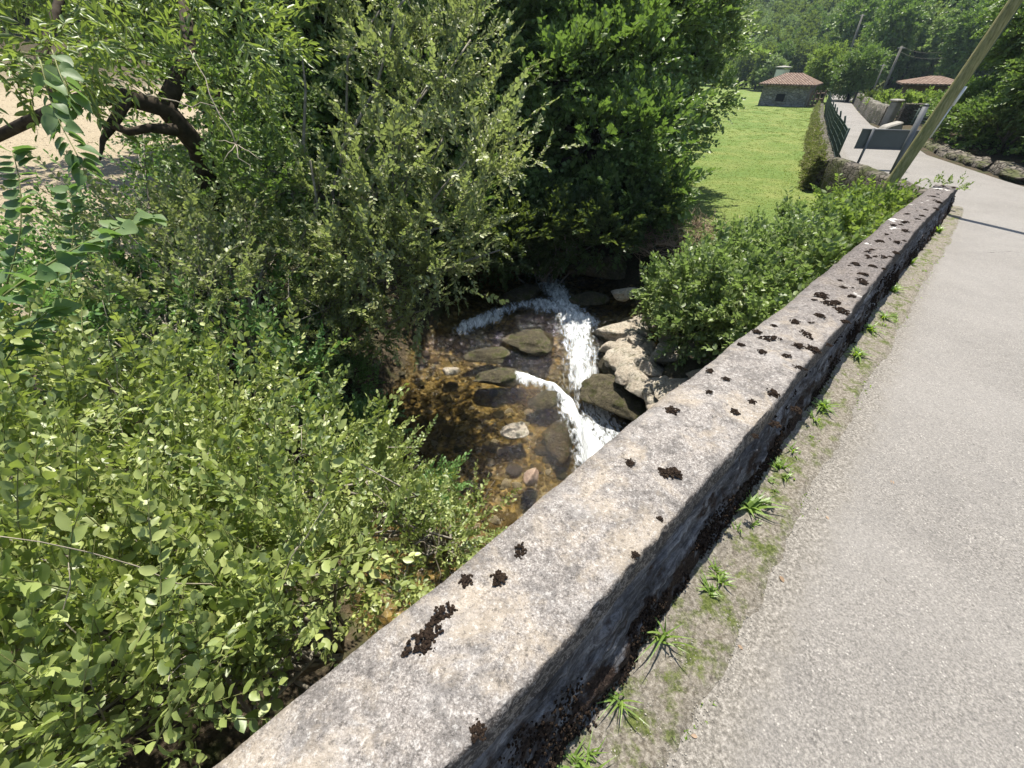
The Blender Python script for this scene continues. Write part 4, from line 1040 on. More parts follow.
vine('trailing vine of heart-shaped leaves hanging in front of the dry field', [(40, 60), (50, 100), (62, 128), (75, 150), (85, 172)], [2.3, 2.3, 2.3, 2.3, 2.3], 28, .095, -.45)
vine('second trailing vine hanging from the top left boughs', [(52, 50), (60, 75), (70, 95), (58, 112)], [2.5, 2.4, 2.4, 2.4], 18, .1, -.5)
vine('dark backlit vine standing in front of the dry field at the left edge', [(5, 290), (22, 230), (20, 180), (12, 150)], [2.3, 2.3, 2.3, 2.3], 28, .09, .1)
vine('short vine climbing from the left shrubs', [(70, 300), (72, 250), (74, 215), (68, 190)], [2.7, 2.7, 2.7, 2.7], 28, .085, .1)
vine('vine with broad leaves low on the left edge', [(-30, 420), (0, 370), (25, 330), (50, 310)], [1.7, 1.8, 1.9, 2.], 28, .1, -.2)

# ------------------------------------------------------------------ big trees across the stream
def tree(name, label, base, blobs, kind, dens, smin, smax, mats, trunk_r=.15, up=.0, gap=.34, gscale=1.1, group=None, ntop=9, shell=.55):
    t = thing(name, label, 'tree', base, group)
    P, D = blob_points(blobs, dens, up, shell, gap, gscale); P2, D2 = sprays(blobs, dens * .05, .4, None, .3); P = np.vstack([P, P2]); D = np.vstack([D, D2]); k = P[:, 2] > base[2] + .05; P, D = P[k], D[k]
    foliage('crown', SH[kind], P, D, smin, smax, mats, t)
    mb = MB(); base = np.array(base, float); c = np.mean([b[:3] for b in blobs], 0); top = base * .75 + c * .25; top[2] = base[2] + (c[2] - base[2]) * .6
    mb.tube(bend(base - [0, 0, .3], top, 0, 6, .02), np.linspace(trunk_r, trunk_r * .7, 6), 8)
    for b in blobs[:ntop]: mb.tube(bend(top, b[:3], .1, 7, .04), np.linspace(trunk_r * .6, trunk_r * .12, 7), 6)
    mb.build('trunk', M['bark'], t, True)
    return t
HM = [M['l_hazel'], M['bark']]
def bl(rows): return [(c[0], c[1], c[2], r, r, r * .6) for c, r in ((at(a, b, t), r) for a, b, t, r in rows)]
tree('hazel_tree', 'dense dark broadleaf tree standing over the shaded end of the stream', (1.9, 10.6, -1.7),
  bl([(560, 80, 8.6, 1.1), (620, 60, 8.8, 1.2), (520, 130, 9.2, 1.0), (600, 140, 8.6, 1.0), (640, 130, 8.4, .9), (570, 20, 9.0, 1.3), (500, 50, 9.4, 1.2), (650, 20, 9.0, 1.2), (540, 200, 9.6, .9), (620, 200, 8.8, .8), (660, 190, 8.6, .55), (600, -60, 9.6, 1.6), (480, -30, 9.8, 1.4), (680, -40, 9.6, 1.4)]),
  'hazel', 34, .8, 1.25, HM, .16, .3, .4)
tree('hazel_tree', 'leafy lighter green tree reaching out over the meadow right of the dark tree', (3.9, 11.6, -1.6),
  bl([(674, 60, 10.2, 0.99), (699, 100, 10.0, 0.68), (649, 110, 9.6, 0.81), (684, 20, 10.4, 0.99), (709, 50, 10.2, 0.68), (664, 150, 9.8, 0.63), (639, 165, 9.4, 0.50), (719, 20, 10.6, 0.63), (684, -50, 10.8, 1.35), (724, -20, 10.8, 0.72), (684, 135, 10, 0.45)]),
  'hazel', 40, .75, 1.1, [M['l_bramble'], M['bark']], .13, .3, .35)
tree('alder_tree', 'shadowy tree left of the stream with its crown closing over the water', (-1.6, 9.6, -1.7),
  bl([(450, 120, 8.6, 1.0), (480, 200, 8.8, .8), (430, 60, 8.6, 1.2), (380, 100, 8.4, 1.1), (460, 0, 9.0, 1.3), (400, -40, 9, 1.5), (330, 20, 8.6, 1.3), (300, 120, 8.2, 1.0), (430, 220, 8.4, .8), (370, 200, 8.2, .8), (510, 225, 9.6, .6)]),
  'hazel', 30, .8, 1.2, HM, .14)
tree('alder_tree', 'farther dark tree behind the dead twig on the left bank', (-6.5, 10.5, -1.0),
  bl([(220, 30, 8.6, 1.2), (260, 100, 8.6, .9), (160, 20, 9.2, 1.2), (280, 180, 7.8, .7), (230, 170, 8.8, .6), (100, -20, 9.6, 1.3), (200, -60, 9.6, 1.6), (20, -30, 9.6, 1.3)]),
  'hazel', 28, .8, 1.2, HM, .14)
def shade_trees():
    # leafy wall closing the valley behind the trees, each a tree of its own
    for i, (x, y, lab) in enumerate(((-1, 16, 'tree in the deep shade right behind the alder'), (2.4, 17.5, 'tree behind the dark stream-side tree'), (-7, 17, 'tree behind the left bank trees'), (1.5, 22, 'tallest tree upstream behind the others'), (5.0, 26, 'tree at the left edge of the meadow'), (.4, 13.2, 'added tall tree close behind the dark hazel, shading it'), (1.9, 15.0, 'added tall tree well behind the hazel, shading it'), (-3.6, 12.5, 'tall tree behind the alder on the left'))):
        g = float(gz(x, y)[0]); b = [(x + rng.normal(0, 1.2), y + rng.normal(0, .8), g + h_, 1.9, 1.7, 1.3) for h_ in (1.2, 2.2, 3.2, 4.2, 5.2, 3, 2) + ((5.8, 6.6, 7.2) if i >= 5 else ())]  # tall ones behind the hazel added, with higher crowns, to shade its front
        tree('broadleaf_tree', lab, (x, y, g), b, 'hazel', 12, 1.2, 1.8, HM, .2)
shade_trees()
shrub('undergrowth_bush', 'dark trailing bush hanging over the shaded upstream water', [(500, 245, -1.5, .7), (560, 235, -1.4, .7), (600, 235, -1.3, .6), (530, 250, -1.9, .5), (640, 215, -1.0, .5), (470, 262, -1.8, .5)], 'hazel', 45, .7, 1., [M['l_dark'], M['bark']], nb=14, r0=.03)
shrub('undergrowth_bush', 'dark holly-like bush at the meadow corner under the tree', [(655, 205, -.9, .5), (640, 180, -.4, .5), (665, 220, -1.2, .35)], 'hazel', 55, .6, .8, [M['l_hazel'], M['bark']], nb=8, r0=.03)

# brushwood heap
c = onz(688, 232, -1.35); t_ = thing('brushwood_heap', 'heap of pinkish brown dead brushwood at the near corner of the meadow', 'brush pile', (c[0], c[1], -1.6))
n = 1500; u = rng.normal(0, 1, (n, 3)); u /= np.linalg.norm(u, axis=1)[:, None]; P = np.array([c[0], c[1], -1.62]) + u * [1.25, .75, .38]; D = rng.normal(0, 1, (n, 3)) * [1, 1, .4]
D[:, 2] += .2; k = P[:, 2] > -1.75; P, D = P[k], D[k]
mbp = []
for _ in range(5):
    Vt, Ft = tube(bend((0, 0, 0), (.02, .5, .05), .06, 5, .03), np.linspace(.008, .003, 5), 3); Tt = np.array([t3 for f in Ft[:-2] for t3 in ((f[0], f[1], f[2]), (f[0], f[2], f[3]))])
    mbp.append((Vt, Tt, np.zeros(len(Tt), int), np.full(len(Vt), rng.random())))
V, T, m_, r = scatter(mbp, P, D, rng.uniform(.4, 1.1, len(P)), 1.5); obj('sticks', V, T, M['l_dry'], t_, rnd=r)
V, F = rock_mesh(77, 4, .4, .3); obj('packed_core', V * [1.15, .7, .95] + [c[0], c[1], -1.66], F, M['bank'], t_, smooth=True)

# ------------------------------------------------------------------ right bank brambles
BM = [M['l_bramble'], M['stem_green']]
shrub('bramble_bush', 'dense bramble bush hanging over the pale rocks beside the parapet', [
 (700, 300, -1.42, 0.47), (740, 300, -1.22, 0.47), (690, 330, -1.82, 0.38), (730, 335, -1.62, 0.38), (665, 295, -1.82, 0.36), (760, 330, -1.22, 0.34), (670, 315, -2.02, 0.30), (715, 275, -1.32, 0.42), (755, 355, -1.42, 0.26)],
 'bramble', 78, .65, 1.15, BM, base=(4.2, 6.4, -1.9), nb=22, r0=.012, up=.1, gscale=2.2, gap=.25)
shrub('bramble_bush', 'lighter green bramble bush along the middle of the parapet', [
 (780, 270, -1.05, 0.42), (815, 265, -0.85, 0.38), (800, 295, -1.05, 0.36), (760, 260, -1.25, 0.42), (835, 245, -0.85, 0.38), (785, 240, -1.25, 0.42), (730, 255, -1.45, 0.36)],
 'bramble', 78, .6, 1.1, BM, base=(5.6, 7.3, -1.6), nb=22, r0=.012, up=.1, gscale=2.2, gap=.3)
shrub('bramble_bush', 'pale leafy bush round the foot of the leaning pole', [
 (850, 232, -0.85, 0.42), (870, 220, -0.80, 0.36), (835, 222, -1.10, 0.42), (882, 210, -0.80, 0.26), (862, 242, -0.60, 0.30), (890, 218, -0.60, 0.21)],
 'bramble', 80, .6, 1., [M['l_light'], M['stem_green']], base=(7.2, 8.6, -1.2), nb=16, r0=.012, up=.1)
def stalk(px, py0, py1, t, label):
    a = at(px, py0, t); b = at(px + 6, py1, t); o = thing('tall_weed', label, 'weed', a)
    p = bend(a, b, 0, 8, .015); V, F = tube(p, np.linspace(.008, .003, 8), 5); obj('stem', V, F, M['stem_green'], o, smooth=True)
    V, T, r = leaf_on(p[2:], 26, .11, 'oval', .2); obj('leaves', V, T, M['l_light'], o, rnd=r)
stalk(833, 225, 176, 8.6, 'tall single-stemmed weed standing above the bush in front of the mossy road wall')
stalk(782, 235, 190, 9.2, 'tall thin weed rising from the bush towards the meadow')

# ------------------------------------------------------------------ retaining wall, ivy, pole, sign, fence
def wall_run(name, label, pts, h, th, mat, cat='wall', drop=.4, cap=None, jag=.04):
    """solid wall along a polyline of (x, y, ztop)"""
    pts = np.array(pts, float); s = np.r_[0, np.cumsum(np.hypot(*np.diff(pts[:, :2], axis=0).T))]; q = np.arange(0, s[-1], .15)
    C = np.stack([np.interp(q, s, pts[:, i]) for i in range(3)], 1); T_ = np.gradient(C[:, :2], axis=0); T_ /= np.linalg.norm(T_, axis=1)[:, None]; N_ = np.c_[-T_[:, 1], T_[:, 0]]
    sec = [(-.5, 1.0), (-.5, .66), (-.5, .33), (-.48, .03), (-.4, 0), (0, -.02), (.4, 0), (.48, .03), (.5, .33), (.5, .66), (.5, 1.0)]
    G = np.stack([np.c_[C[:, :2] + N_ * (a * th), C[:, 2] - b * h] for a, b in sec], 1); P = G.reshape(-1, 3)
    P = P + fbm(P, 3.5, 3, 61)[:, None] * jag * np.array([1, 1, .6]); G = P.reshape(G.shape)
    t = thing(name, label, cat, C[0] - [0, 0, h]); obj('masonry', P, grid_faces(*G.shape[:2]), mat, t, smooth=True)
    V = np.vstack([G[0], G[-1]]); k = len(sec); obj('end_stones', V, [tuple(range(k))[::-1], tuple(range(k, 2 * k))], mat, t)
    return t
w0 = np.array([8.05, 8.45]); w1 = np.array([9.15, 13.1])
wall_run('retaining_wall', 'dark mossy stone wall holding up the road bend beyond the end of the parapet', [(*w0, -.42), (*((w0 + w1) / 2), -.5), (*w1, -.6)], 1.4, .35, M['mossy_wall'])
lp = [(9.1, 13.2), (13.0, 19.9), (19.6, 31.1), (28.9, 46.4)]
wall_run('field_wall', 'stone field wall covered in brown ivy along the meadow edge below the fence', [(x, y, float(zroad((x + y) / 2**.5)) - .02) for x, y in lp], 1.3, .4, M['mossy_wall'])
iv = thing('ivy', 'brown and green ivy cloaking the field wall at the meadow edge', 'ivy', (9.0, 13.2, -1.5))
n = 5200; q = rng.random(n)**1.7; lpa = np.array(lp); sN = np.r_[0, np.cumsum(np.hypot(*np.diff(lpa, axis=0).T))]; q2 = q * sN[-1]
x_ = np.interp(q2, sN, lpa[:, 0]); y_ = np.interp(q2, sN, lpa[:, 1]); zr_ = zroad((x_ + y_) / 2**.5); hh = rng.random(n)
P = np.c_[x_ - .1 - .28 * hh**.5 * (.6 + .9 * fbm(np.c_[x_, y_, hh * 0], .8, 3, 5)), y_ + .12 + rng.normal(0, .1, n), zr_ + .08 - hh * 1.15]
foliage('leaves', SH['bramble'], P, rng.normal(0, .5, (n, 3)) + [-.8, -.3, .3], .35, .8, [M['l_ivy'], M['twig']], iv)

bp_ = at(885, 192, 8.0); dirp = aty(1016, 0, bp_[1] + .1) - bp_; bot = bp_ - dirp * .3; top = bp_ + dirp * 2.3
pole = thing('utility_pole', 'tall thick leaning wooden pole with a white conduit, standing beside the road bend', 'pole', bot)
mb = MB(); mb.tube(bend(bot, top, 0, 14), np.linspace(.098, .08, 14), 20); mb.build('shaft', M['pole'], pole, True)
f_ = lambda py: (lambda q: bot + (top - bot) * q)( (lambda qs: qs[np.argmin([abs(384 - FPX * ((lambda c: (c @ np.array([0, math.sin(PITCH), math.cos(PITCH)])) / (c @ np.array([0, math.cos(PITCH), -math.sin(PITCH)])))(bot + (top - bot) * q_ - np.array([0, 0, EYE]))) - py) for q_ in qs])])(np.linspace(0, 1, 400)))
mb = MB(); o_ = np.array([.112, -.03, 0]); mb.tube([f_(105) + o_, f_(86) + o_], .032, 8); mb.build('conduit_guard', M['pvc'], pole, True)
mb = MB(); mb.tube([f_(138) + o_, f_(105) + o_], .014, 6); mb.build('conduit', M['pvc'], pole, True)
mb = MB(); mb.tube([f_(82) + o_ * .9, f_(4) + o_ * .9], .008, 6); mb.build('cable', M['fence'], pole, True)

# road sign seen from behind
sg = thing('road_sign', 'dark grey panel sign seen from behind on two metal posts at the bend', 'sign', (9.25, 11.9, -.75))
s0 = at(859, 137, 10.6); s1 = at(914, 142, 10.4); ang = math.atan2(s1[1] - s0[1], s1[0] - s0[0]); wdt = np.hypot(*(s1 - s0)[:2]); cz = (s0[2] + s1[2]) / 2; mid = (s0 + s1) / 2
mb = MB(); mb.box((mid[0], mid[1], cz), (wdt, .025, .42), ang); o = mb.build('panel', M['sign_back'], sg)
bv = o.modifiers.new('bevel', 'BEVEL'); bv.width = .01
mb = MB(); 
for zq in (.21, -.21): mb.box((mid[0] - .02 * math.sin(ang) * -1, mid[1] - .025, cz + zq), (wdt + .02, .04, .025), ang)
mb.build('frame_rail', M['galv'], sg)
for q in (.18, .86):
    p = s0 + (s1 - s0) * q; p = p - np.array([-math.sin(ang), math.cos(ang), 0]) * .045; mb = MB(); mb.tube([(p[0], p[1], -.95), (p[0], p[1], cz + .24)], .03, 10); mb.build('post', M['galv'], sg, True)
c0 = at(893, 172, 9.6); c1 = aty(926, 106, c0[1] + .05)
gp = thing('metal_post', 'thick grey metal post leaning behind the wooden pole', 'post', c0 - [0, 0, .5]); mb = MB(); mb.tube([c0 - [0, 0, .5], c1], .055, 12); mb.build('shaft', M['galv'], gp, True)
mb = MB(); mb.tube([c1, c1 + [0, 0, .04]], [.06, .03], 12); mb.build('cap', M['galv'], gp, True)

# fence of posts and mesh along the road edge
fn = thing('mesh_fence', 'dark green wire mesh fence with bent-top posts between the meadow wall and the road', 'fence', (9.4, 13.3, -.7))
fp = np.array([(9.25, 13.2), (10.5, 15.3), (11.9, 17.7), (13.1, 19.8), (14.6, 22.3), (16.4, 25.3), (18.4, 28.7), (20.8, 32.6), (24.0, 37.8), (27.8, 44)])
for i, (x, y) in enumerate(fp):
    z = float(zroad((x + y) / 2**.5)); mb = MB(); mb.tube([(x, y, z - .2), (x, y, z + .75), (x - .06, y + .02, z + .95)] if i else [(x, y, z - .2), (x, y, z + .45), (x, y, z + .8)], .028, 8); mb.build('post', M['fence'], fn, True)
for (x0, y0), (x1, y1) in zip(fp[:-1], fp[1:]):
    mb = MB(); z0 = float(zroad((x0 + y0) / 2**.5)); z1 = float(zroad((x1 + y1) / 2**.5)); L_ = math.hypot(x1 - x0, y1 - y0)
    for h_ in (.04, .2, .36, .52, .68, .76): mb.tube([(x0, y0, z0 + h_), (x1, y1, z1 + h_)], .007, 4)
    for q in np.arange(0, 1, .09 / L_ * 1.2): x = x0 + (x1 - x0) * q; y = y0 + (y1 - y0) * q; z = z0 + (z1 - z0) * q; mb.tube([(x, y, z + .04), (x, y, z + .76)], .005, 3)
    mb.build('mesh_panel', M['fence'], fn)

# ------------------------------------------------------------------ right hand side: stone walls, pillar, trough, granary
wall_run('rubble_wall', 'low rubble stone wall in the shade of the trees on the right of the road', [(12.0, 8.2, -.45), (12.5, 10.9, -.55), (13.75, 14.6, -.72), (15.75, 18.0, -.92), (17.1, 19.6, -1.08)], .6, .6, M['mossy_wall'], jag=.3)
wall_run('roadside_wall', 'curved tan stone wall on the far right side of the road beyond the gate pillar', [(18.9, 24.6, -.35), (20.5, 27.8, -.45), (24.8, 34.6, -.7), (30, 43.0, -1.0), (35.4, 51.5, -1.3)], 1.0, .45, M['masonry'])
wall_run('yard_wall', 'yard wall running back from the gate pillar', [(19.3, 24.4, -.2), (21.5, 23.6, -.2), (25, 22.6, -.15)], 1.1, .35, M['mossy_wall'])
c = (18.7, 24.2); t_ = thing('gate_pillar', 'square pale stone gate pillar beside the road', 'pillar', (*c, -1.2)); mb = MB(); mb.box((*c, -.65), (.36, .36, 1.05), .3); o = mb.build('shaft', M['conc'], t_); bv = o.modifiers.new('bevel', 'BEVEL'); bv.width = .04
mb = MB(); mb.box((*c, -.07), (.46, .46, .1), .3); o = mb.build('capstone', M['conc'], t_); bv = o.modifiers.new('bevel', 'BEVEL'); bv.width = .04
c = at(892, 121, 18.5); t_ = thing('concrete_trough', 'pale sloping concrete ramp block beside the gate pillar', 'ramp', (c[0], c[1], -1.1))
V = [(-.7, -.5, 0), (.9, -.5, 0), (.9, .6, 0), (-.7, .6, 0), (-.35, -.4, .45), (.8, -.35, .75), (.8, .5, .75), (-.35, .5, .45)]
V = np.array(V) * [.55, .55, .6] + [c[0], c[1], -1.12]; o = obj('block', V, [(3, 2, 1, 0), (4, 5, 6, 7), (0, 1, 5, 4), (1, 2, 6, 5), (2, 3, 7, 6), (3, 0, 4, 7)], M['conc'], t_); bv = o.modifiers.new('bevel', 'BEVEL'); bv.width = .05
# yard fence
t_ = thing('yard_fence', 'dark green mesh fence round the yard below the granary', 'fence', (20, 25, -1))
a = at(880, 113, 23); b = at(928, 122, 19); mb = MB()
for h_ in np.linspace(-.5, .35, 9): mb.tube([a + [0, 0, h_], b + [0, 0, h_]], .012, 4)
for q in np.arange(0, 1, .025): p = a + (b - a) * q; mb.tube([p - [0, 0, .6], p + [0, 0, .35]], .01, 3)
mb.build('mesh_panel', M['fence'], t_)
for q in np.linspace(0, 1, 5): p = a + (b - a) * q; mb = MB(); mb.tube([p - [0, 0, .9], p + [0, 0, .45]], .04, 6); mb.build('post', M['fence'], t_, True)

# raised granary
gc = at(925, 97, 30); gx, gy = gc[0], gc[1]; gzz = float(gz(gx, gy)[0]); ga = math.atan2(gx, gy) * -1 + .15
e_z = at(900, 85, 29)[2]
t_ = thing('raised_granary', 'raised wooden granary on stone pillars under a red tiled hip roof', 'granary', (gx, gy, gzz))
def rot(p, a, c): return np.array([p[0] * math.cos(a) - p[1] * math.sin(a) + c[0], p[0] * math.sin(a) + p[1] * math.cos(a) + c[1], p[2]])
fl = e_z - 1.35
mb = MB(); mb.box((gx, gy, fl + .65), (2.8, 2.8, 1.3), ga); mb.build('wall', M['wood'], t_)
mb = MB(); mb.box((gx, gy, fl - .09), (3.4, 3.4, .16), ga); mb.build('floor_deck', M['wood'], t_)
for sx_, sy_ in ((-1, -1), (1, -1), (-1, 1), (1, 1)):
    p = rot((sx_ * 1.2, sy_ * 1.2, 0), ga, (gx, gy)); mb = MB(); mb.tube([(p[0], p[1], gzz - .3), (p[0], p[1], fl - .3)], [.26, .16], 8); f0 = mb.build('pillar', M['conc'], t_)
    mb = MB(); mb.box((p[0], p[1], fl - .235), (.7, .7, .12), ga); mb.build('cap_slab', M['conc'], t_)
def hip(mid_, w, d, zE, rise_, ridge, ang, mat, parent, th_=.1):
    c = [(-w, -d), (w, -d), (w, d), (-w, d)]; V = [rot((*p, zE), ang, mid_) for p in c] + [rot((*p, zE + th_), ang, mid_) for p in c] + [rot((-ridge, 0, zE + rise_), ang, mid_), rot((ridge, 0, zE + rise_), ang, mid_)]
    return obj('roof', np.array(V), [(3, 2, 1, 0), (0, 1, 5, 4), (1, 2, 6, 5), (2, 3, 7, 6), (3, 0, 4, 7), (4, 5, 9, 8), (5, 6, 9), (6, 7, 8, 9), (7, 4, 8)], mat, parent)
hip((gx, gy), 1.9, 1.9, e_z, .5, .3, ga, M['tiles'], t_)
sc_ = at(925, 103, 27); ts = thing('lean_to_shed', 'small shed with a low tiled roof in front of the granary', 'shed', (sc_[0], sc_[1], gzz))
mb = MB()
for q in (-1.3, 0, 1.3): p = rot((q, -.6, 0), ga, sc_[:2]); mb.tube([(p[0], p[1], gzz - .3), (p[0], p[1], sc_[2])], .06, 6)
mb.build('posts', M['wood'], ts); mb = MB(); mb.box((sc_[0], sc_[1], sc_[2] + .05), (3.2, 1.5, .1), ga, tilt=.25); mb.build('roof', M['tiles'], ts)

# ------------------------------------------------------------------ stone barn in the meadow
hb = at(783, 109, 40); A0 = aty(758, 104, 50); A1 = aty(802, 110, 47.5)
hx = (A0 + A1) / 2; ang = math.atan2(A1[1] - A0[1], A1[0] - A0[0]); W_ = np.hypot(*(A1 - A0)[:2]); Dp = 4.0
nv_ = np.array([-math.sin(ang), math.cos(ang)]); ctr = hx[:2] + nv_ * Dp / 2; zg = -2.75; ze = aty(806, 86.5, 47.5)[2]
barn = thing('stone_barn', 'small stone barn with a brown tiled hip roof at the far end of the meadow', 'barn', (ctr[0], ctr[1], zg))
mb = MB(); mb.box((ctr[0], ctr[1], (zg + ze) / 2), (W_, Dp, ze - zg), ang); mb.build('wall', M['house_wall'], barn)
hip(ctr, W_ / 2 + .4, Dp / 2 + .4, ze, .95, W_ / 2 - 1.3, ang, M['tiles'], barn, .14)
p = A0[:2] + (A1 - A0)[:2] * .45 - nv_ * .02; fr = MB(); fr.box((p[0], p[1], ze - .95), (1.0, .12, .8), ang); f0 = fr.build('window', M['house_wall'], barn)
mb = MB(); mb.box((p[0] - nv_[0] * .06, p[1] - nv_[1] * .06, ze - .95), (.75, .04, .6), ang); o = mb.build('opening_panel', M['dark'], f0)  # near-black panel painted for the unlit inside of the window
wc = at(784, 67, 62); t_ = thing('white_outbuilding', 'small white building just showing above the barn roof', 'building', (wc[0], wc[1], -2.5))
mb = MB(); mb.box((wc[0], wc[1], (wc[2] - 2.5) / 2 - .2), (1.2, 1.4, wc[2] + 2.3), .4); mb.build('wall', M['white'], t_); hip(wc[:2], .75, .85, wc[2] - .08, .25, .1, .4, M['conc'], t_)
t_ = thing('wooden_gate', 'rough wooden field gate beside the barn', 'gate', (A1[0] + .5, A1[1], zg)); ge = aty(820, 107, 47.5)
mb = MB()
for h_ in (.3, .75, 1.2): mb.tube([(A1[0] + .3, A1[1], zg + .3 + h_), (ge[0], ge[1], zg + .4 + h_)], .06, 5)
mb.build('rails', M['wood'], t_)
for q in (0.05, .35, .65, 1):
    p = np.array([A1[0] + .3, A1[1]]) * (1 - q) + ge[:2] * q; mb = MB(); mb.tube([(p[0], p[1], zg), (p[0], p[1], zg + 1.8)], .08, 6); mb.build('post', M['wood'], t_)

# far poles
def fpole(px0, py0, px1, py1, t, r, label):
    a = at(px1, py1, t); b = aty(px0, py0, a[1]); o = thing('utility_pole', label, 'pole', a - [0, 0, 1], 'distant poles by the road'); mb = MB(); mb.tube([a - [0, 0, 1], b], [r, r * .8], 8); mb.build('shaft', M['old_pole'], o, True)
    mb = MB(); mb.tube([b + [-.25, 0, -.12], b + [.25, 0, -.12]], .03, 5); mb.build('crossarm', M['galv'], o); return b
q1 = fpole(902, 46, 881, 96, 31, .085, 'nearer of the paired distant poles, right of the curved wall'); q2 = fpole(884, 64, 871, 98, 36, .06, 'thinner distant pole just left of the paired pole'); q3 = fpole(863, 14, 844, 70, 42, .09, 'faint distant pole above the round roadside trees')
t_ = thing('overhead_cable', 'thin cable strung from the distant pole towards the granary', 'cable', q1); mb = MB(); mb.tube(bend(q1, at(940, 52, 26), -.04, 8), .004, 4); mb.tube(bend(q1 - [0, 0, .3], at(945, 58, 26), -.04, 8), .004, 4); mb.build('wire', M['old_pole'], t_)

# ------------------------------------------------------------------ trees of the right side and hillside
RT = [M['l_hazel'], M['bark']]
def rt(x, y, rad, hgt, label, mats, dens=16, kind='hazel', s=(1.0, 1.5), group=None):
    g = float(gz(x, y)[0]); b = []
    for i in range(11):
        a = rng.random() * 6.283; q = rad * .62 * math.sqrt(rng.random()); zz = g + hgt * rng.uniform(.28, .85); b.append((x + math.cos(a) * q, y + math.sin(a) * q, zz, rad * .42, rad * .42, rad * .33))
    b.append((x, y, g + hgt * .85, rad * .5, rad * .5, rad * .4)); return tree('broadleaf_tree', label, (x, y, g), b, kind, dens, *s, mats, .18, group=group)
rt(18.3, 16.2, 3.3, 5.0, 'large spreading broadleaf tree overhanging the right side of the road', RT, 34, s=(.8, 1.2))
rt(15.6, 12.6, 2.4, 3.6, 'dark tree at the right edge of the photo behind the rubble wall', RT, 36, s=(.8, 1.2))
rt(22.6, 18.9, 3.2, 5.4, 'tree behind the leaning pole with sunlit upper leaves', [M['l_bramble'], M['bark']], 30, s=(.8, 1.2))
rt(25.5, 21.5, 3.6, 6.6, 'tall tree behind the roadside trees on the right', RT, 20)
rt(22.5, 16.5, 3.6, 6.4, 'tall dark tree at the far right behind the overhanging tree', RT, 20)
for i, (x, y, z_, r_) in enumerate(((14.4, 11.6, .1, 1.1), (15.3, 14.6, 0, 1.2), (16.6, 17.2, 0, 1.2), (18.3, 19.2, .1, 1.3), (20.2, 20.6, .1, 1.3))):
    g = float(gz(x, y)[0]); shrub('hedge_bush', ['dark bush nearest the right edge behind the rubble wall', 'dark bush under the overhanging tree', 'shaded bush just right of the leaning pole', 'shaded bush behind the rubble wall end', 'dark bush at the yard corner'][i], [(x, y, g + .5, r_, r_, .9), (x + .8, y - .6, g + .6, r_ * .8, r_ * .8, .8)], 'hazel', 24, .8, 1.1, [M['l_hazel'], M['bark']], (x, y, g), world_=True, nb=6, r0=.03)
c = at(826, 88, 44); rt(c[0], c[1], 2.6, 4.2, 'light green roadside tree right of the barn', [M['l_light'], M['bark']], 16)
c = at(853, 86, 40); rt(c[0], c[1], 2.3, 4.0, 'round dark green tree beside the far road', [M['l_hazel'], M['bark']], 18)
c = at(812, 84, 46); rt(c[0], c[1], 1.5, 2.8, 'small light bush just behind the barn corner', [M['l_light'], M['bark']], 16)
for i, (px, py, t, r_) in enumerate(((886, 103, 26, .55), (872, 101, 31, .5), (903, 107, 24, .3), (922, 108, 25, .3))):
    c = at(px, py, t); g = float(gz(c[0], c[1])[0]); shrub('garden_bush', ['pale garden bush left of the granary', 'dark garden bush behind the curved wall', 'yellow green bush under the granary', 'light bush among the granary pillars'][i], [(c[0], c[1], g + .3, r_, r_, .45)], 'hazel', 20, .9, 1.2, [M['l_light' if i != 1 else 'l_dark'], M['bark']], (c[0], c[1], g), world_=True, nb=5, r0=.03)

# hillside wood: four kinds of tree, copied
protos = []
for k, mt in enumerate(('l_wood', 'l_wood', 'l_hazel', 'l_bramble')):
    V0 = []; rad = 3.6; hg = 9
    b = [(math.cos(a) * q, math.sin(a) * q, z_, rad * .5, rad * .5, rad * .42) for a, q, z_ in ((rng.random() * 6.3, rad * .55 * rng.random(), rng.uniform(2.2, 7.5)) for _ in range(9))] + [(0, 0, 7.8, 1.9, 1.9, 1.6)]
    P, D = blob_points(b, 2.6, .3, .6, .5, .5); S = rng.uniform(.8, 1.3, len(P)); V, T, m_, r = scatter(SH['clump'], P, D, S)
    cm = mesh_data('crown', V, T, [M[mt], M['bark']], mi=m_, rnd=r); V, F = tube([(0, 0, -1), (.2, .1, 2), (0, 0, 6)], [.3, .24, .1], 7); tm = mesh_data('trunk', V, F, M['bark'], smooth=True); protos.append((cm, tm))
kinds = ['dark green broadleaf tree of the hillside wood', 'mid green broadleaf tree of the hillside wood', 'deep green rounded tree of the hillside wood', 'lighter green tree of the hillside wood']
cnt = 0; pts_ = []
tries = 0
while cnt < 295 and tries < 40000:
    tries += 1
    Y = rng.uniform(34, 150); be = rng.uniform(.33, 1.15) if rng.random() < .5 else rng.uniform(.33, .62); X = Y * be
    d1 = X * .9 + Y * .32 - 66
    if d1 < -3 or d1 > 75: continue
    if be < .85 and Y < 66: continue
    far_ = be < .6
    if any((X - a)**2 + (Y - b)**2 < (2.9 if far_ else 4.6)**2 for a, b in pts_): continue
    if pdist(np.array([X]), np.array([Y]), LEFT)[0] < 4: continue
    pts_.append((X, Y)); g = float(gz(X, Y)[0]); k = int(rng.integers(0, 4)); s = rng.uniform(.42, .62) if far_ else rng.uniform(.7, 1.15)
    r = thing('broadleaf_tree', kinds[k], 'tree', (X, Y, g), 'hillside wood ' + kinds[k].split(' tree')[0]); r.scale = (s, s, s * rng.uniform(.85, 1.15)); r.rotation_euler = (0, 0, rng.random() * 6.28)
    link('crown', protos[k][0], r); link('trunk', protos[k][1], r); cnt += 1
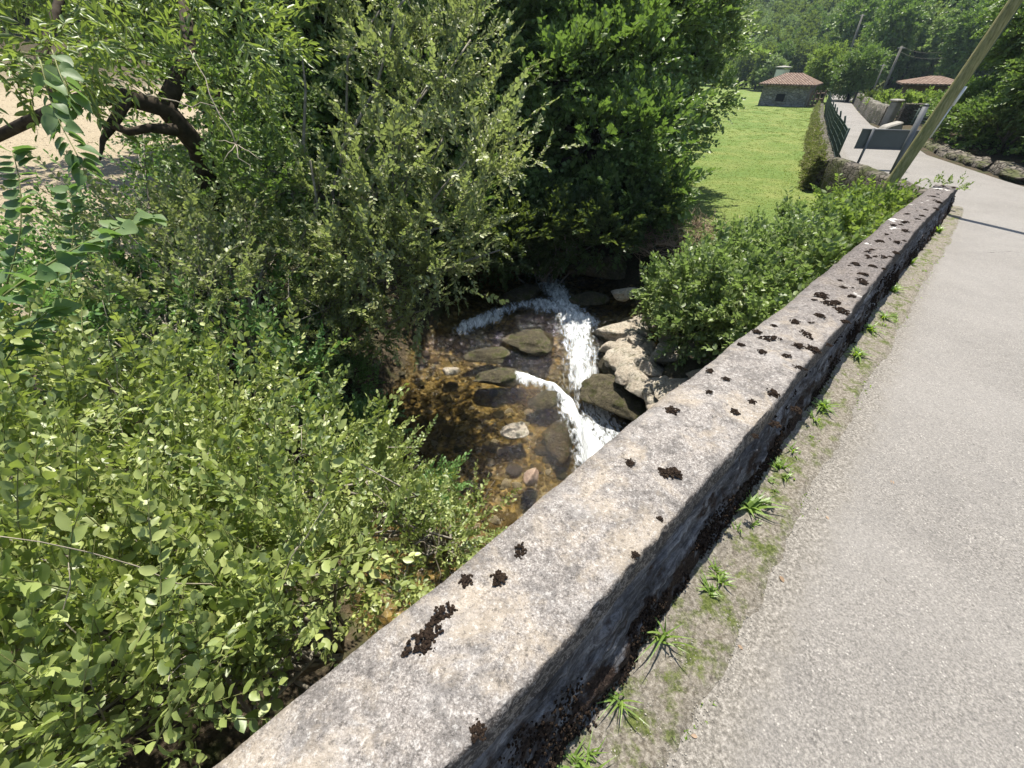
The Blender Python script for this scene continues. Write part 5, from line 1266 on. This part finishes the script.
# far woods as one mass
P = []; n = 0
while n < 2600:
    Y = rng.uniform(110, 480); be = rng.uniform(-.7, 1.5); X = Y * be
    if X * .9 + Y * .32 - 66 < 45: continue
    P.append((X, Y)); n += 1
P = np.array(P); extra = np.array([(-rng.uniform(45, 110), rng.uniform(-30, 120)) for _ in range(350)]); P = np.vstack([P, extra]); g = gz(P[:, 0], P[:, 1])
fs = []
for k in range(5):
    b = [(0, 0, 5, 3.6, 3.6, 3.4), (1.5, 1, 3.5, 2.4, 2.4, 2.2), (-1.5, -1, 3.5, 2.4, 2.4, 2.2)]; Pq, Dq = blob_points(b, .42, .2, .8, .9); S = rng.uniform(.7, 1.1, len(Pq)); fs.append(scatter(SH['far'], Pq, Dq, S))
fsy = [(np.c_[v[:, 0], v[:, 2], -v[:, 1]], t, m_, r) for v, t, m_, r in fs]
V, T, m_, r = scatter(fsy, np.c_[P, g], np.tile([0, 0, 1.], (len(P), 1)) + rng.normal(0, .03, (len(P), 3)), rng.uniform(.8, 1.4, len(P)), 3)
tag(obj('far_wood', V, T, [M['l_farwood'], M['bark']], mi=m_, rnd=r), 'hazy wooded mountainside far up the valley', 'forest', kind='stuff')
# ------------------------------------------------------------------ valley air
hz = bpy.data.materials.new('valley_air'); hz.use_nodes = True; ht_ = hz.node_tree; ht_.nodes.remove(ht_.nodes['Principled BSDF'])
pv = ht_.nodes.new('ShaderNodeVolumePrincipled'); pv.inputs['Color'].default_value = (.62, .8, 1, 1); pv.inputs['Density'].default_value = .00035; pv.inputs['Anisotropy'].default_value = .3
ht_.links.new(pv.outputs[0], ht_.nodes['Material Output'].inputs['Volume'])
mb = MB(); zt_ = float(max(v.co.z for v in gobj.data.vertices)); mb.box((100, 450, (zt_ + 20 - 12) / 2), (1700, 1600, zt_ + 20 + 12)); o = mb.build('haze', hz); tag(o, 'faint blue haze filling the valley air', 'haze', kind='stuff')
print('tris', sum(len(o.data.polygons) for o in scene.objects if o.type == 'MESH'), len(scene.objects))
